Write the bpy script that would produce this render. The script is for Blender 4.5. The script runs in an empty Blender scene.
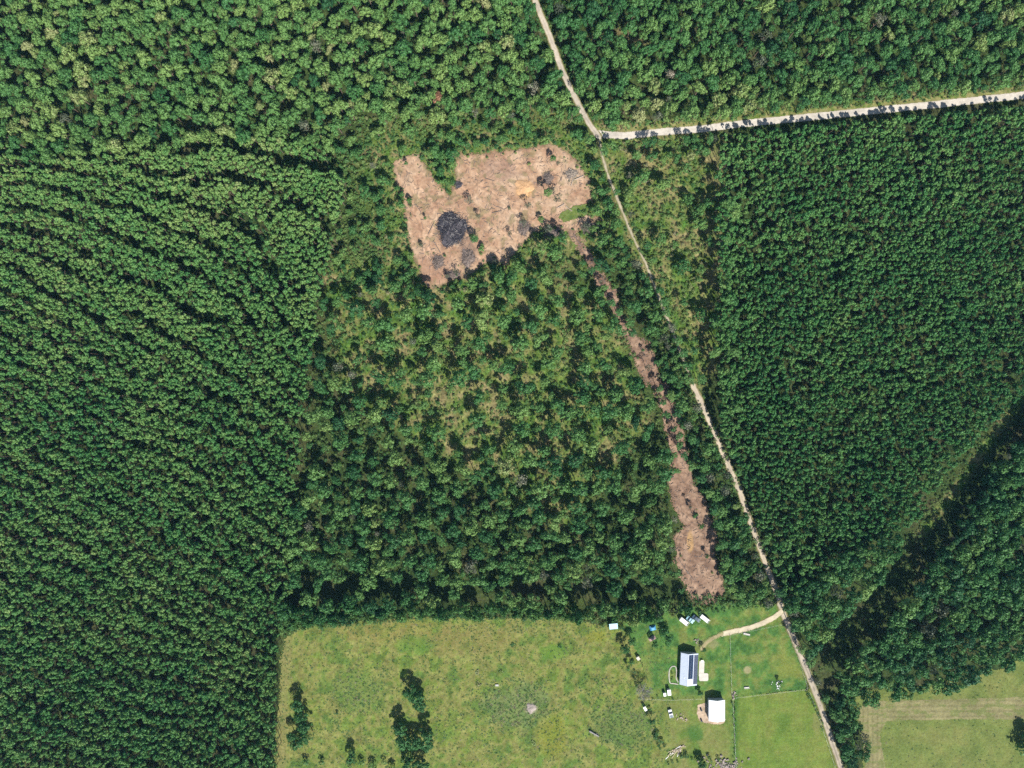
import bpy, math, random
import numpy as np
from mathutils import Vector, Matrix
rng = np.random.default_rng(7)
random.seed(7)
H = 346.0            # camera height, metres; one ground pixel of the photograph is 0.5 m
sc = bpy.context.scene
col = sc.collection

# ------------------------------------------------------------------ helpers
def gx(px): return (px - 512) * .5
def gy(py): return (384 - py) * .5
def W(px, py, z=0.0):
    f = (H - z) / H
    return ((px - 512) * .5 * f, (384 - py) * .5 * f)

def _hash(ix, iy, seed):
    n = (ix * 374761393 + iy * 668265263 + seed * 1442695041) & 0xffffffff
    n = ((n ^ (n >> 13)) * 1274126177) & 0xffffffff
    return ((n ^ (n >> 16)) & 0xffff) / 65535.0
def noise(x, y, scale, seed=0, octs=3):
    x = np.asarray(x, float) / scale; y = np.asarray(y, float) / scale
    out = np.zeros(np.broadcast(x, y).shape); amp = 1; tot = 0
    for o in range(octs):
        fx = np.floor(x); fy = np.floor(y); ix = fx.astype(np.int64); iy = fy.astype(np.int64)
        u = x - fx; v = y - fy; u = u*u*(3-2*u); v = v*v*(3-2*v)
        a = _hash(ix, iy, seed+o); b = _hash(ix+1, iy, seed+o); c = _hash(ix, iy+1, seed+o); d = _hash(ix+1, iy+1, seed+o)
        out = out + amp * ((a*(1-u)+b*u)*(1-v) + (c*(1-u)+d*u)*v); tot += amp
        amp *= .5; x = x*2.03+17.3; y = y*2.03+5.7
    return out / tot
def inpoly(x, y, poly):
    x = np.asarray(x, float); y = np.asarray(y, float)
    r = np.zeros(np.broadcast(x, y).shape, bool); n = len(poly)
    for i in range(n):
        x1, y1 = poly[i]; x2, y2 = poly[(i+1) % n]
        if y1 == y2: continue
        c = ((y1 > y) != (y2 > y)) & (x < (x2-x1)*(y-y1)/(y2-y1)+x1)
        r ^= c
    return r
def distline(x, y, pts):
    x = np.asarray(x, float); y = np.asarray(y, float)
    d = np.full(np.broadcast(x, y).shape, 1e9)
    for (x1, y1), (x2, y2) in zip(pts[:-1], pts[1:]):
        L = (x2-x1)**2+(y2-y1)**2+1e-9
        t = np.clip(((x-x1)*(x2-x1)+(y-y1)*(y2-y1))/L, 0, 1)
        d = np.minimum(d, np.hypot(x-(x1+t*(x2-x1)), y-(y1+t*(y2-y1))))
    return d
def distpoly(x, y, poly): return distline(x, y, list(poly)+[poly[0]])
def sdf(x, y, poly):
    d = distpoly(x, y, poly); return np.where(inpoly(x, y, poly), -d, d)
def sstep(a, b, v):
    t = np.clip((v-a)/(b-a), 0, 1); return t*t*(3-2*t)

def tag(o, label=None, cat=None, group=None, kind=None):
    if label: o['label'] = label
    if cat: o['category'] = cat
    if group: o['group'] = group
    if kind: o['kind'] = kind
    return o
def empty(name, loc=(0, 0, 0), rz=0.0):
    o = bpy.data.objects.new(name, None); col.objects.link(o)
    o.location = loc; o.rotation_euler = (0, 0, rz); o.empty_display_size = .5
    return o
def mkmesh(name, verts, faces, mat=None, smooth=False):
    me = bpy.data.meshes.new(name); me.from_pydata([tuple(v) for v in verts], [], [tuple(f) for f in faces])
    if mat: me.materials.append(mat)
    if smooth:
        for p in me.polygons: p.use_smooth = True
    me.update(); return me
def fastmesh(name, V, F, mat):
    """V (n,3), F (m,4) quads"""
    me = bpy.data.meshes.new(name); V = np.asarray(V, np.float32); F = np.asarray(F, np.int32)
    k = F.shape[1]
    me.vertices.add(len(V)); me.vertices.foreach_set('co', V.ravel())
    me.loops.add(F.size); me.loops.foreach_set('vertex_index', F.ravel())
    me.polygons.add(len(F)); me.polygons.foreach_set('loop_start', np.arange(0, F.size, k, dtype=np.int32))
    me.polygons.foreach_set('loop_total', np.full(len(F), k, np.int32))
    me.update(calc_edges=True); me.materials.append(mat); return me
def link(name, me, parent=None, loc=None):
    o = bpy.data.objects.new(name, me); col.objects.link(o)
    if parent: o.parent = parent
    if loc is not None: o.location = loc
    return o

class MB:
    def __init__(s): s.v = []; s.f = []
    def box(s, c, d, rz=0, rx=0, ry=0, taper=1.0, bev=0.0):
        M = Matrix.Rotation(rz, 3, 'Z') @ Matrix.Rotation(ry, 3, 'Y') @ Matrix.Rotation(rx, 3, 'X'); b = len(s.v)
        hx, hy, hz = d[0]/2, d[1]/2, d[2]/2
        bv = min(bev, hx*.9, hy*.9)
        rings = []
        for z, k in ((-hz, 1.0), (hz, taper)):
            if bv > 0: P = [(-hx+bv,-hy),(hx-bv,-hy),(hx,-hy+bv),(hx,hy-bv),(hx-bv,hy),(-hx+bv,hy),(-hx,hy-bv),(-hx,-hy+bv)]
            else: P = [(-hx,-hy),(hx,-hy),(hx,hy),(-hx,hy)]
            rings.append([(x*k, y*k, z) for x, y in P])
        n = len(rings[0])
        for R in rings:
            for p in R: s.v.append(tuple(M @ Vector(p) + Vector(c)))
        s.f.append(tuple(b+i for i in reversed(range(n)))); s.f.append(tuple(b+n+i for i in range(n)))
        for i in range(n): s.f.append((b+i, b+(i+1) % n, b+n+(i+1) % n, b+n+i))
        return s
    def tube(s, p0, p1, r0, r1=None, n=6):
        r1 = r0 if r1 is None else r1
        p0 = Vector(p0); p1 = Vector(p1); d = (p1-p0).normalized()
        a = d.orthogonal().normalized(); c = d.cross(a); b = len(s.v)
        for p, r in ((p0, r0), (p1, r1)):
            for i in range(n):
                t = 2*math.pi*i/n; s.v.append(tuple(p+(a*math.cos(t)+c*math.sin(t))*r))
        for i in range(n): s.f.append((b+i, b+(i+1) % n, b+n+(i+1) % n, b+n+i))
        s.f.append(tuple(b+i for i in reversed(range(n)))); s.f.append(tuple(b+n+i for i in range(n)))
        return s
    def poly(s, pts):
        b = len(s.v); s.v += [tuple(p) for p in pts]; s.f.append(tuple(range(b, b+len(pts)))); return s
    def prism(s, outline, z0, z1):
        n = len(outline); b = len(s.v)
        s.v += [(x, y, z0) for x, y in outline]+[(x, y, z1) for x, y in outline]
        s.f.append(tuple(b+i for i in reversed(range(n)))); s.f.append(tuple(b+n+i for i in range(n)))
        for i in range(n): s.f.append((b+i, b+(i+1) % n, b+n+(i+1) % n, b+n+i))
        return s
    def extrude_y(s, prof, y0, y1):
        """profile (x,z) extruded along y"""
        n = len(prof); b = len(s.v)
        s.v += [(x, y0, z) for x, z in prof]+[(x, y1, z) for x, z in prof]
        s.f.append(tuple(b+i for i in range(n))); s.f.append(tuple(b+n+i for i in reversed(range(n))))
        for i in range(n): s.f.append((b+(i+1) % n, b+i, b+n+i, b+n+(i+1) % n))
        return s
    def build(s, name, mat, parent=None, loc=None):
        return link(name, mkmesh(name, s.v, s.f, mat), parent, loc)

# ------------------------------------------------------------------ materials
def newmat(name):
    m = bpy.data.materials.new(name); m.use_nodes = True; nt = m.node_tree
    for n in list(nt.nodes): nt.nodes.remove(n)
    o = nt.nodes.new('ShaderNodeOutputMaterial'); b = nt.nodes.new('ShaderNodeBsdfPrincipled')
    nt.links.new(b.outputs[0], o.inputs[0]); return m, nt, b
def N(nt, t, **kw):
    n = nt.nodes.new(t)
    for k, v in kw.items():
        if k in n.inputs: n.inputs[k].default_value = v
        else: setattr(n, k, v)
    return n
def solid(name, c, rough=.6, metal=0.0, var=.12, scale=2.0, spec=.4):
    m, nt, b = newmat(name)
    tc = N(nt, 'ShaderNodeTexCoord'); nz = N(nt, 'ShaderNodeTexNoise', Scale=scale, Detail=4.0)
    nt.links.new(tc.outputs['Object'], nz.inputs['Vector'])
    mr = N(nt, 'ShaderNodeMapRange'); mr.inputs[1].default_value = .3; mr.inputs[2].default_value = .7
    mr.inputs[3].default_value = 1-var; mr.inputs[4].default_value = 1+var
    nt.links.new(nz.outputs[0], mr.inputs[0])
    mx = N(nt, 'ShaderNodeVectorMath', operation='SCALE'); mx.inputs[0].default_value = c
    nt.links.new(mr.outputs[0], mx.inputs['Scale']); nt.links.new(mx.outputs[0], b.inputs['Base Color'])
    b.inputs['Roughness'].default_value = rough; b.inputs['Metallic'].default_value = metal
    b.inputs['Specular IOR Level'].default_value = spec
    return m
def groundmat(name, fine=.35, scales=(1.3, .35), bump=.25, rough=.95):
    """colour attribute x world-space grain at two scales"""
    m, nt, b = newmat(name)
    at = N(nt, 'ShaderNodeAttribute', attribute_name='col'); ge = N(nt, 'ShaderNodeNewGeometry')
    prev = at.outputs['Color']; h = None
    for i, s in enumerate(scales):
        nz = N(nt, 'ShaderNodeTexNoise', Scale=s, Detail=6.0, Roughness=.65)
        nt.links.new(ge.outputs['Position'], nz.inputs['Vector'])
        mr = N(nt, 'ShaderNodeMapRange'); mr.inputs[1].default_value = .3; mr.inputs[2].default_value = .7
        k = fine if i == 0 else fine*.6
        mr.inputs[3].default_value = 1-k; mr.inputs[4].default_value = 1+k
        nt.links.new(nz.outputs[0], mr.inputs[0])
        mx = N(nt, 'ShaderNodeVectorMath', operation='SCALE'); nt.links.new(prev, mx.inputs[0]); nt.links.new(mr.outputs[0], mx.inputs['Scale'])
        prev = mx.outputs[0]; h = h or nz
    nt.links.new(prev, b.inputs['Base Color'])
    bp = N(nt, 'ShaderNodeBump', Strength=bump, Distance=.5); nt.links.new(h.outputs[0], bp.inputs['Height']); nt.links.new(bp.outputs[0], b.inputs['Normal'])
    b.inputs['Roughness'].default_value = rough; b.inputs['Specular IOR Level'].default_value = .1
    return m
def leafmat(name, stops, transl=.25, spec=.25):
    m, nt, b = newmat(name)
    ti = N(nt, 'ShaderNodeAttribute', attribute_name='tint', attribute_type='INSTANCER')
    fr = N(nt, 'ShaderNodeAttribute', attribute_name='fr')
    ge = N(nt, 'ShaderNodeNewGeometry'); nz = N(nt, 'ShaderNodeTexNoise', Scale=.02, Detail=3.0)
    nt.links.new(ge.outputs['Position'], nz.inputs['Vector'])
    a1 = N(nt, 'ShaderNodeMath', operation='MULTIPLY_ADD'); nt.links.new(fr.outputs['Fac'], a1.inputs[0]); a1.inputs[1].default_value = .24; nt.links.new(ti.outputs['Fac'], a1.inputs[2])
    a2 = N(nt, 'ShaderNodeMath', operation='MULTIPLY_ADD'); nt.links.new(nz.outputs[0], a2.inputs[0]); a2.inputs[1].default_value = .3; nt.links.new(a1.outputs[0], a2.inputs[2])
    a3 = N(nt, 'ShaderNodeMath', operation='SUBTRACT'); nt.links.new(a2.outputs[0], a3.inputs[0]); a3.inputs[1].default_value = .27
    cr = N(nt, 'ShaderNodeValToRGB'); el = cr.color_ramp.elements
    while len(el) < len(stops): el.new(.5)
    for e, (p, c) in zip(el, stops): e.position = p; e.color = (*c, 1)
    nt.links.new(a3.outputs[0], cr.inputs[0]); nt.links.new(cr.outputs[0], b.inputs['Base Color'])
    b.inputs['Roughness'].default_value = .55; b.inputs['Specular IOR Level'].default_value = spec
    tr = N(nt, 'ShaderNodeBsdfTranslucent'); nt.links.new(cr.outputs[0], tr.inputs[0])
    mx = N(nt, 'ShaderNodeMixShader'); mx.inputs[0].default_value = transl
    nt.links.new(b.outputs[0], mx.inputs[1]); nt.links.new(tr.outputs[0], mx.inputs[2])
    nt.links.new(mx.outputs[0], nt.nodes['Material Output'].inputs[0]); return m

M = {}
M['ground'] = groundmat('ground', .6, (.7, .22), .8)
M['grass'] = groundmat('grass', .26, (1.0, .12), .35)
M['dirt'] = groundmat('dirt', .22, (.7, .18), .3)
M['gravel'] = groundmat('gravel', .12, (1.4, .3), .15)
M['pine'] = leafmat('pine_needles', [(0, (.020, .092, .030)), (.3, (.044, .150, .040)), (.6, (.095, .205, .054)), (.85, (.155, .245, .070)), (1, (.20, .24, .09))], .2, .22)
M['leaf'] = leafmat('leaves', [(0, (.020, .078, .028)), (.28, (.042, .130, .036)), (.58, (.090, .190, .050)), (.85, (.155, .240, .065)), (1, (.22, .24, .10))], .22, .22)
M['shrub'] = leafmat('shrub_leaves', [(0, (.020, .066, .024)), (.35, (.048, .13, .034)), (.7, (.11, .19, .048)), (.9, (.17, .22, .07)), (1, (.21, .20, .11))])
M['dry'] = leafmat('dry_foliage', [(0, (.035, .05, .03)), (.4, (.09, .105, .065)), (.8, (.17, .165, .115)), (1, (.25, .22, .16))], .1)
M['rust'] = leafmat('rust_foliage', [(0, (.12, .055, .03)), (1, (.26, .13, .075))], .15)
M['bark'] = solid('bark', (.13, .095, .07), .9)
M['greybark'] = solid('grey_bark', (0.205, 0.192, 0.180), .85)
M['char'] = solid('charred_wood', (.028, .026, .034), .85, var=.5, scale=1.2)
M['ash'] = solid('ash', (.05, .045, .05), .95, var=.4, scale=.8)
M['deadwood'] = solid('dead_wood', (0.260, 0.217, 0.174), .85, var=.25)
M['brush'] = solid('brush', (0.124, 0.096, 0.081), .9, var=.4, scale=.8)
M['wroof'] = solid('white_roof_metal', (.42, .46, .53), .5, .0, .03, .4)
M['wwall'] = solid('cream_cladding', (0.384, 0.372, 0.341), .7)
M['white'] = solid('white_paint', (.52, .52, .50), .45, 0, .1)
M['panel'] = solid('solar_glass', (.010, .022, .05), .3, .0, .2, .6, .3)
M['darkroof'] = solid('dark_roof_sheet', (.035, .045, .075), .5, 0, .15, 2, .3)
M['alu'] = solid('aluminium', (.7, .7, .72), .35, .8)
M['glass'] = solid('dark_glass', (.03, .04, .05), .12, 0, .05, 1, .7)
M['tyre'] = solid('tyre', (.03, .03, .03), .9)
M['rim'] = solid('rim', (.5, .5, .5), .4, .7)
M['paleblue'] = solid('pale_blue_paint', (0.217, 0.384, 0.446), .3)
M['navy'] = solid('dark_paint', (.03, .06, .09), .3)
M['tarpblue'] = solid('blue_tarpaulin', (0.062, 0.236, 0.409), .5)
M['concrete'] = solid('pale_concrete', (0.384, 0.360, 0.310), .85, 0, .12, .5)
M['wood'] = solid('weathered_wood', (.30, .24, .18), .85)
M['lumber'] = solid('sawn_lumber', (0.341, 0.273, 0.186), .8, var=.25)
M['wire'] = solid('galvanised_wire', (.35, .35, .35), .5, .5)
M['rubble'] = solid('rubble', (0.210, 0.176, 0.151), .9, var=.35, scale=.7)
M['pink'] = solid('faded_pink_sheet', (0.341, 0.236, 0.205), .8)
M['soil'] = solid('orange_soil', (.37, .22, .11), .95, var=.12, scale=.6)

# ------------------------------------------------------------------ layout, in photograph pixels (0.5 m each on the ground)
ROAD_TOP = [(529, -40), (535, 0), (545, 25), (555, 50), (562, 70), (572, 92), (583, 113), (592, 128), (599, 137)]
ROAD_EAST = [(598, 134), (625, 136), (660, 132), (700, 129), (740, 124), (790, 119), (850, 113), (900, 108), (960, 102), (1024, 95), (1100, 87)]
TRACK = [(599, 138), (602, 155), (609, 178), (620, 205), (632, 235), (648, 268), (660, 300), (675, 338), (694, 388)]
ROAD_MID = [(693, 386), (700, 400), (706, 414), (718, 441), (730, 469), (740, 492), (748, 516), (757, 540), (766, 565), (775, 588), (781, 606)]
ROAD_LOW = [(780, 604), (785, 618), (795, 641), (808, 673), (820, 705), (832, 742), (841, 768), (855, 812)]
DRIVE = [(782, 611), (775, 617), (765, 622), (750, 628), (735, 631), (722, 634)]
DRIVE2 = [(722, 634), (713, 638), (706, 643), (702, 649)]
def z4(p): return [(340+x/3.2, 110+y/3.2) for x, y in p]
CLEAR = z4([(170,170),(190,150),(225,143),(252,142),(285,195),(320,245),(352,268),(372,215),(360,180),(385,140),(470,137),(560,127),(650,113),(700,118),(735,140),(775,185),(800,230),(808,290),(770,330),(820,338),(845,352),(800,370),(745,395),(700,385),(660,372),(620,395),(580,435),(550,470),(530,502),(480,485),(440,510),(400,540),(350,545),(320,568),(290,577),(265,560),(248,505),(228,450),(214,390),(205,330),(202,285),(180,240)])
GREENPATCH = z4([(700,345),(712,325),(760,305),(795,300),(805,320),(780,340),(745,352),(715,360)])
SWATH = [(566,228),(574,228),(590,252),(602,276),(618,292),(622,312),(630,330),(645,340),(655,352),(657,372),(666,385),(674,404),(683,430),(686,446),(688,462),(694,480),(702,496),(708,508),(715,530),(716,552),(717,568),(724,590),(720,598),(708,602),(694,600),(684,582),(675,560),(674,534),(683,526),(674,504),(667,480),(672,462),(668,440),(662,412),(655,392),(642,378),(634,360),(625,336),(616,318),(608,300),(596,280),(582,256)]
PASTURE = [(284,640),(300,628),(360,622),(420,618),(480,617),(540,618),(600,624),(628,632),(640,660),(650,690),(660,720),(668,745),(660,790),(500,810),(270,810),(276,740),(279,700),(281,660)]
YARD = [(600,622),(640,618),(660,606),(700,606),(745,603),(779,606),(783,612),(795,641),(808,673),(806,689),(770,693),(735,697),(734,730),(736,800),(650,810),(655,770),(664,740),(652,700),(640,660),(628,634)]
PADDOCK = [(735,697),(770,693),(806,689),(812,689),(819,706),(832,744),(840,768),(852,806),(736,806),(734,730)]
FIELD = [(846,700),(866,690),(920,686),(968,678),(1000,668),(1060,640),(1130,640),(1130,810),(865,810),(862,770),(864,745),(856,720)]
TILL = [(856,708),(880,701),(960,699),(1130,694),(1130,719),(960,719),(886,721),(880,735),(886,770),(892,812),(868,812),(864,745)]
CORR = [(1032,372),(1060,372),(1020,425),(985,478),(960,515),(938,552),(922,576),(904,602),(874,634),(846,660),(820,672),(812,660),(830,642),(860,612),(885,585),(900,562),(905,540),(918,518),(940,485),(965,452),(1000,415)]
OPEN_ROADS = [(ROAD_TOP, 2.6), (ROAD_EAST, 3.8), (TRACK, -.9), (ROAD_MID, .6), (ROAD_LOW, 3.0), (DRIVE, 3.5), (DRIVE2, 3)]
VERGE = [(x, y-7) for x, y in ROAD_EAST]

CORR_LIT = [(1040,375),(1012,410),(985,448),(960,484),(940,510),(922,533)]
# ------------------------------------------------------------------ ground sheets
def colour(px, py, base, var, seed, sc1=18):
    """mix of base colours by noise"""
    n = noise(px, py, sc1, seed); n2 = noise(px, py, sc1*.3, seed+5)
    t = np.clip((n*.65+n2*.35-.3)/.4, 0, 1)
    cs = np.array(base); k = t*(len(cs)-1); i = np.clip(k.astype(int), 0, len(cs)-2); f = (k-i)[..., None]
    c = cs[i]*(1-f)+cs[i+1]*f
    return c*(1+var*(noise(px, py, 3, seed+9, 2)-.5))[..., None]
def mixc(c, new, m): return c*(1-m[..., None])+np.asarray(new)*m[..., None]

def put_colour(me, X, Y, fn):
    gain = [.56, .52, .475] if me.materials[0] is M['dirt'] else [.54, .53, .51] if me.materials[0] is M['gravel'] else [.52, .565, .43]
    C4 = np.ones((len(X), 4), np.float32); C4[:, :3] = np.clip(fn(512+X*2, 384-Y*2)*np.array(gain), .004, .95)
    a = me.color_attributes.new('col', 'FLOAT_COLOR', 'POINT'); a.data.foreach_set('color', C4.ravel())
def sheet(name, sd, bbox, z, cell, mat, fn, edge=2.5, escale=7, seed=1, relief=0.0):
    """sd(px,py) -> signed distance in px; ragged outline; cells of `cell` px"""
    x0, y0, x1, y1 = bbox
    xs = np.arange(x0, x1+cell, cell); ys = np.arange(y0, y1+cell, cell)
    cx, cy = np.meshgrid(xs[:-1]+cell/2, ys[:-1]+cell/2)
    keep = sd(cx, cy)+edge*2*(noise(cx, cy, escale, seed)-.5)+edge*.8*(rng.random(cx.shape)-.5) < 0
    GX, GY = np.meshgrid(xs, ys); idx = np.arange(GX.size).reshape(GX.shape)
    r, c = np.nonzero(keep)
    F = np.stack([idx[r+1, c], idx[r+1, c+1], idx[r, c+1], idx[r, c]], 1)
    used = np.unique(F); remap = np.zeros(GX.size, np.int32); remap[used] = np.arange(len(used)); F = remap[F]
    px = GX.ravel()[used]; py = GY.ravel()[used]
    X = gx(px); Y = gy(py)
    Z = np.full(len(X), z)
    if relief: Z = z+relief*noise(px, py, 5, seed+30)
    me = fastmesh(name, np.stack([X, Y, Z], 1), F, mat); put_colour(me, X, Y, fn)
    me.polygons.foreach_set('use_smooth', np.ones(len(F), bool))
    o = link(name, me); o['kind'] = 'structure'; return o

def fn_ground(px, py):
    c = colour(px, py, [(.035, .06, .022), (.06, .085, .03), (.085, .08, .045)], .5, 11)
    scrub_or_sunlit = np.maximum.reduce([
        sstep(40, -10, sdf(px, py, CLEAR)-18),
        sstep(14, 0, sdf(px, py, [(600,140),(715,140),(716,240),(716,350),(700,380),(640,260)])),
        sstep(20, 0, sdf(px, py, [(330,270),(470,270),(600,300),(640,420),(560,520),(400,420),(350,380)])),
        sstep(7, 2, distline(px, py, CORR_LIT)),  # bright ground colour only along the sunlit strip; shaded rest stays dark
        sstep(9, 3, distline(px, py, VERGE))])
    s = colour(px, py, [(.07, .15, .032), (.13, .19, .048), (.23, .21, .10), (.30, .23, .14)], .6, 21, 9)
    c = c*(1-scrub_or_sunlit[..., None])+s*scrub_or_sunlit[..., None]
    for x, y, r in ((636, 40, 15), (625, 32, 10), (672, 128, 14), (640, 150, 22), (655, 165, 18)):
        c = mixc(c, (.32, .24, .14), .75*sstep(r, r*.4, np.hypot(px-x, (py-y)*1.6)+8*(noise(px, py, 6, 3)-.5)))
    return c
ax = np.concatenate([[-4000, -2500, -1500, -900, -600, -420], np.arange(-340, 340.1, 1.6), [420, 600, 900, 1500, 2500, 4000]])
ay = np.concatenate([[-4000, -2500, -1500, -900, -600, -420, -330], np.arange(-260, 260.1, 1.6), [330, 420, 600, 900, 1500, 2500, 4000]])
GX, GY = np.meshgrid(ax, ay); idx = np.arange(GX.size).reshape(GX.shape)
F = np.stack([idx[:-1, :-1].ravel(), idx[:-1, 1:].ravel(), idx[1:, 1:].ravel(), idx[1:, :-1].ravel()], 1)
gm = fastmesh('ground', np.stack([GX.ravel(), GY.ravel(), np.zeros(GX.size)], 1), F, M['ground'])
put_colour(gm, GX.ravel(), GY.ravel(), fn_ground)
g = link('ground', gm); g['kind'] = 'structure'

def blob(px, py, x, y, rx, ry, seed=2, rag=.5):
    d = np.hypot((px-x)/rx, (py-y)/ry)+rag*2*(noise(px, py, 7, seed)-.5)
    return sstep(1.1, .55, d)
def fn_pasture(px, py):
    c = colour(px, py, [(.12, .185, .05), (.185, .215, .065), (.255, .232, .095), (.19, .225, .06), (.14, .20, .05)], .75, 31, 15)
    c = mixc(c, (.30, .19, .085), .28*blob(px, py, 385, 628, 75, 16)+.0)
    c = mixc(c, (.30, .20, .10), .28*blob(px, py, 470, 640, 60, 20))
    c = mixc(c, (.12, .23, .04), .7*blob(px, py, 553, 651, 20, 8))
    c = mixc(c, (.11, .22, .04), .6*blob(px, py, 415, 645, 20, 12))
    c = mixc(c, (.23, .23, .04), .6*blob(px, py, 552, 735, 18, 24))
    c = mixc(c, (.16, .21, .10), .6*blob(px, py, 515, 705, 38, 26))
    c = mixc(c, (.14, .20, .07), .6*blob(px, py, 620, 725, 34, 26))
    c = mixc(c, (.14, .21, .06), .6*blob(px, py, 360, 690, 30, 24))
    c = mixc(c, (.25, .25, .05), .7*blob(px, py, 597, 637, 12, 6))
    c = mixc(c, (.28, .23, .12), .6*sstep(9, 2, distline(px, py, [(287,640),(283,700),(280,790)])))
    c = mixc(c, (.36, .31, .27), .9*blob(px, py, 531, 708, 7, 7, 4, .25))
    return c
sheet('pasture', lambda x, y: sdf(x, y, PASTURE), (262, 606, 680, 806), .02, 1.0, M['grass'], fn_pasture, 2.5, 9, 3)
def fn_yard(px, py):
    c = colour(px, py, [(.062, .145, .042), (.095, .19, .055), (.15, .21, .06), (.20, .22, .075)], .6, 41, 9)
    c = mixc(c, (.17, .23, .06), .7*blob(px, py, 745, 720, 8, 40))
    c = mixc(c, (.24, .25, .07), .6*blob(px, py, 787, 668, 16, 16))
    c = mixc(c, (.24, .24, .09), .6*blob(px, py, 757, 658, 10, 6))
    c = mixc(c, (.40, .33, .22), .9*blob(px, py, 747.5, 670, 4.5, 4.5, 5, .15))
    low = sstep(690, 702, py)*sstep(734, 728, px)
    c = c*(1-low[..., None])+colour(px, py, [(.12, .19, .045), (.19, .22, .07), (.23, .22, .09)], .35, 45, 12)*low[..., None]
    c = mixc(c, (.06, .15, .04), .7*blob(px, py, 695, 732, 9, 10))
    c = mixc(c, (.28, .25, .15), .7*blob(px, py, 707, 644, 12, 5))
    c = mixc(c, (.20, .24, .05), .8*blob(px, py, 622, 660, 9, 26))
    c = mixc(c, (.06, .14, .035), .7*sstep(5, 1, np.abs(px-738))*sstep(696, 702, py))
    return c
sheet('yard_lawn', lambda x, y: sdf(x, y, YARD), (590, 596, 820, 812), .04, 1.0, M['grass'], fn_yard, 1.8, 8, 5)
def fn_paddock(px, py):
    c = colour(px, py, [(.13, .20, .045), (.17, .225, .055), (.21, .23, .07)], .3, 51, 16)
    c = mixc(c, (.28, .25, .12), .6*blob(px, py, 818, 722, 6, 14))
    return mixc(c, (.06, .15, .035), .8*sstep(8, 2, px-733+3*(noise(px, py, 6, 8)-.5)))
sheet('paddock_grass', lambda x, y: sdf(x, y, PADDOCK), (730, 684, 860, 806), .06, 1.0, M['grass'], fn_paddock, .8, 6, 7)
def fn_field(px, py): return colour(px, py, [(.15, .185, .06), (.19, .215, .075), (.22, .22, .085)], .3, 61, 16)
sheet('field', lambda x, y: sdf(x, y, FIELD), (840, 630, 1130, 810), .02, 1.0, M['grass'], fn_field, 2, 8, 9)
def fn_till(px, py):
    c = colour(px, py, [(.24, .215, .12), (.29, .245, .15), (.33, .275, .17)], .3, 71, 20)
    edge = np.where(px > 886, py-(700-(px-880)*.006), (px-862)*1.1)
    stripes = .5+.5*np.sin(edge*2*math.pi/5.2)
    c = c*(1-.2*(stripes**3))[..., None]
    return mixc(c, (.17, .20, .07), .6*(noise(px, py*3, 9, 72) > .58))
sheet('tilled_strip', lambda x, y: sdf(x, y, TILL), (850, 688, 1130, 812),   .04, .7, M['grass'], fn_till, .9, 8, 11)
def fn_clear(px, py):
    c = colour(px, py, [(.40, .255, .175), (.49, .34, .235), (.56, .42, .305)], .3, 81, 12)
    c = mixc(c, (.34, .235, .185), .6*blob(px, py, 500, 170, 22, 12))
    c = mixc(c, (.36, .22, .16), .5*blob(px, py, 430, 270, 24, 24))
    c = mixc(c, (.56, .36, .16), .85*blob(px, py, 525, 189, 10, 11, 6, .25))
    c = mixc(c, (.58, .45, .33), .6*blob(px, py, 575, 175, 16, 14))
    c = mixc(c, (.12, .10, .095), .8*blob(px, py, 452, 229, 16, 17, 7, .3))
    c = mixc(c, (.24, .17, .14), .6*blob(px, py, 468, 250, 10, 16))
    grain = noise(px*.8+py*.6, (py*.8-px*.6)*4, 9, 83)
    c = c*(1+.35*(grain-.5))[..., None]
    c = mixc(c, (.24, .22, .12), .6*sstep(.60, .70, noise(px, py, 7, 84)))
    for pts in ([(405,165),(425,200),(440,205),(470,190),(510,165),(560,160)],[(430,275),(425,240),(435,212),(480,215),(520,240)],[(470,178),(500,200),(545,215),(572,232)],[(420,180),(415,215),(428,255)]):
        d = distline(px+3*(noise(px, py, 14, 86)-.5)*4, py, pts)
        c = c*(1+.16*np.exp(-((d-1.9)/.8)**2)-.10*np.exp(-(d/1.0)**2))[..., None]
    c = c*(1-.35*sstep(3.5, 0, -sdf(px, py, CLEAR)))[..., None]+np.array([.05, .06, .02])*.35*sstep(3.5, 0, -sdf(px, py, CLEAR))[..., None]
    return c
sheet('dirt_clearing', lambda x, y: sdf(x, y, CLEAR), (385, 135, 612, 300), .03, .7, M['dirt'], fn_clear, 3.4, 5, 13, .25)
def fn_swath(px, py):
    c = colour(px, py, [(.21, .14, .105), (.31, .215, .16), (.43, .31, .23)], .4, 91, 7)
    c = mixc(c, (.52, .35, .17), .8*blob(px, py, 690, 541, 4, 13, 6, .25))
    grain = noise(px+py*.4, (py-px*.4)*3.5, 8, 93)
    return c*(1+.35*(grain-.5))[..., None]
sheet('dirt_swath', lambda x, y: sdf(x, y, SWATH), (560, 222, 732, 610), .05, .7, M['dirt'], fn_swath, 4.2, 5, 15, .2)
def fn_gp(px, py): return colour(px, py, [(.12, .17, .05), (.20, .23, .08)], .4, 95, 6)
sheet('grass_patch', lambda x, y: sdf(x, y, GREENPATCH), (555, 200, 600, 226), .34, .7, M['grass'], fn_gp, 1, 5, 16)

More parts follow.
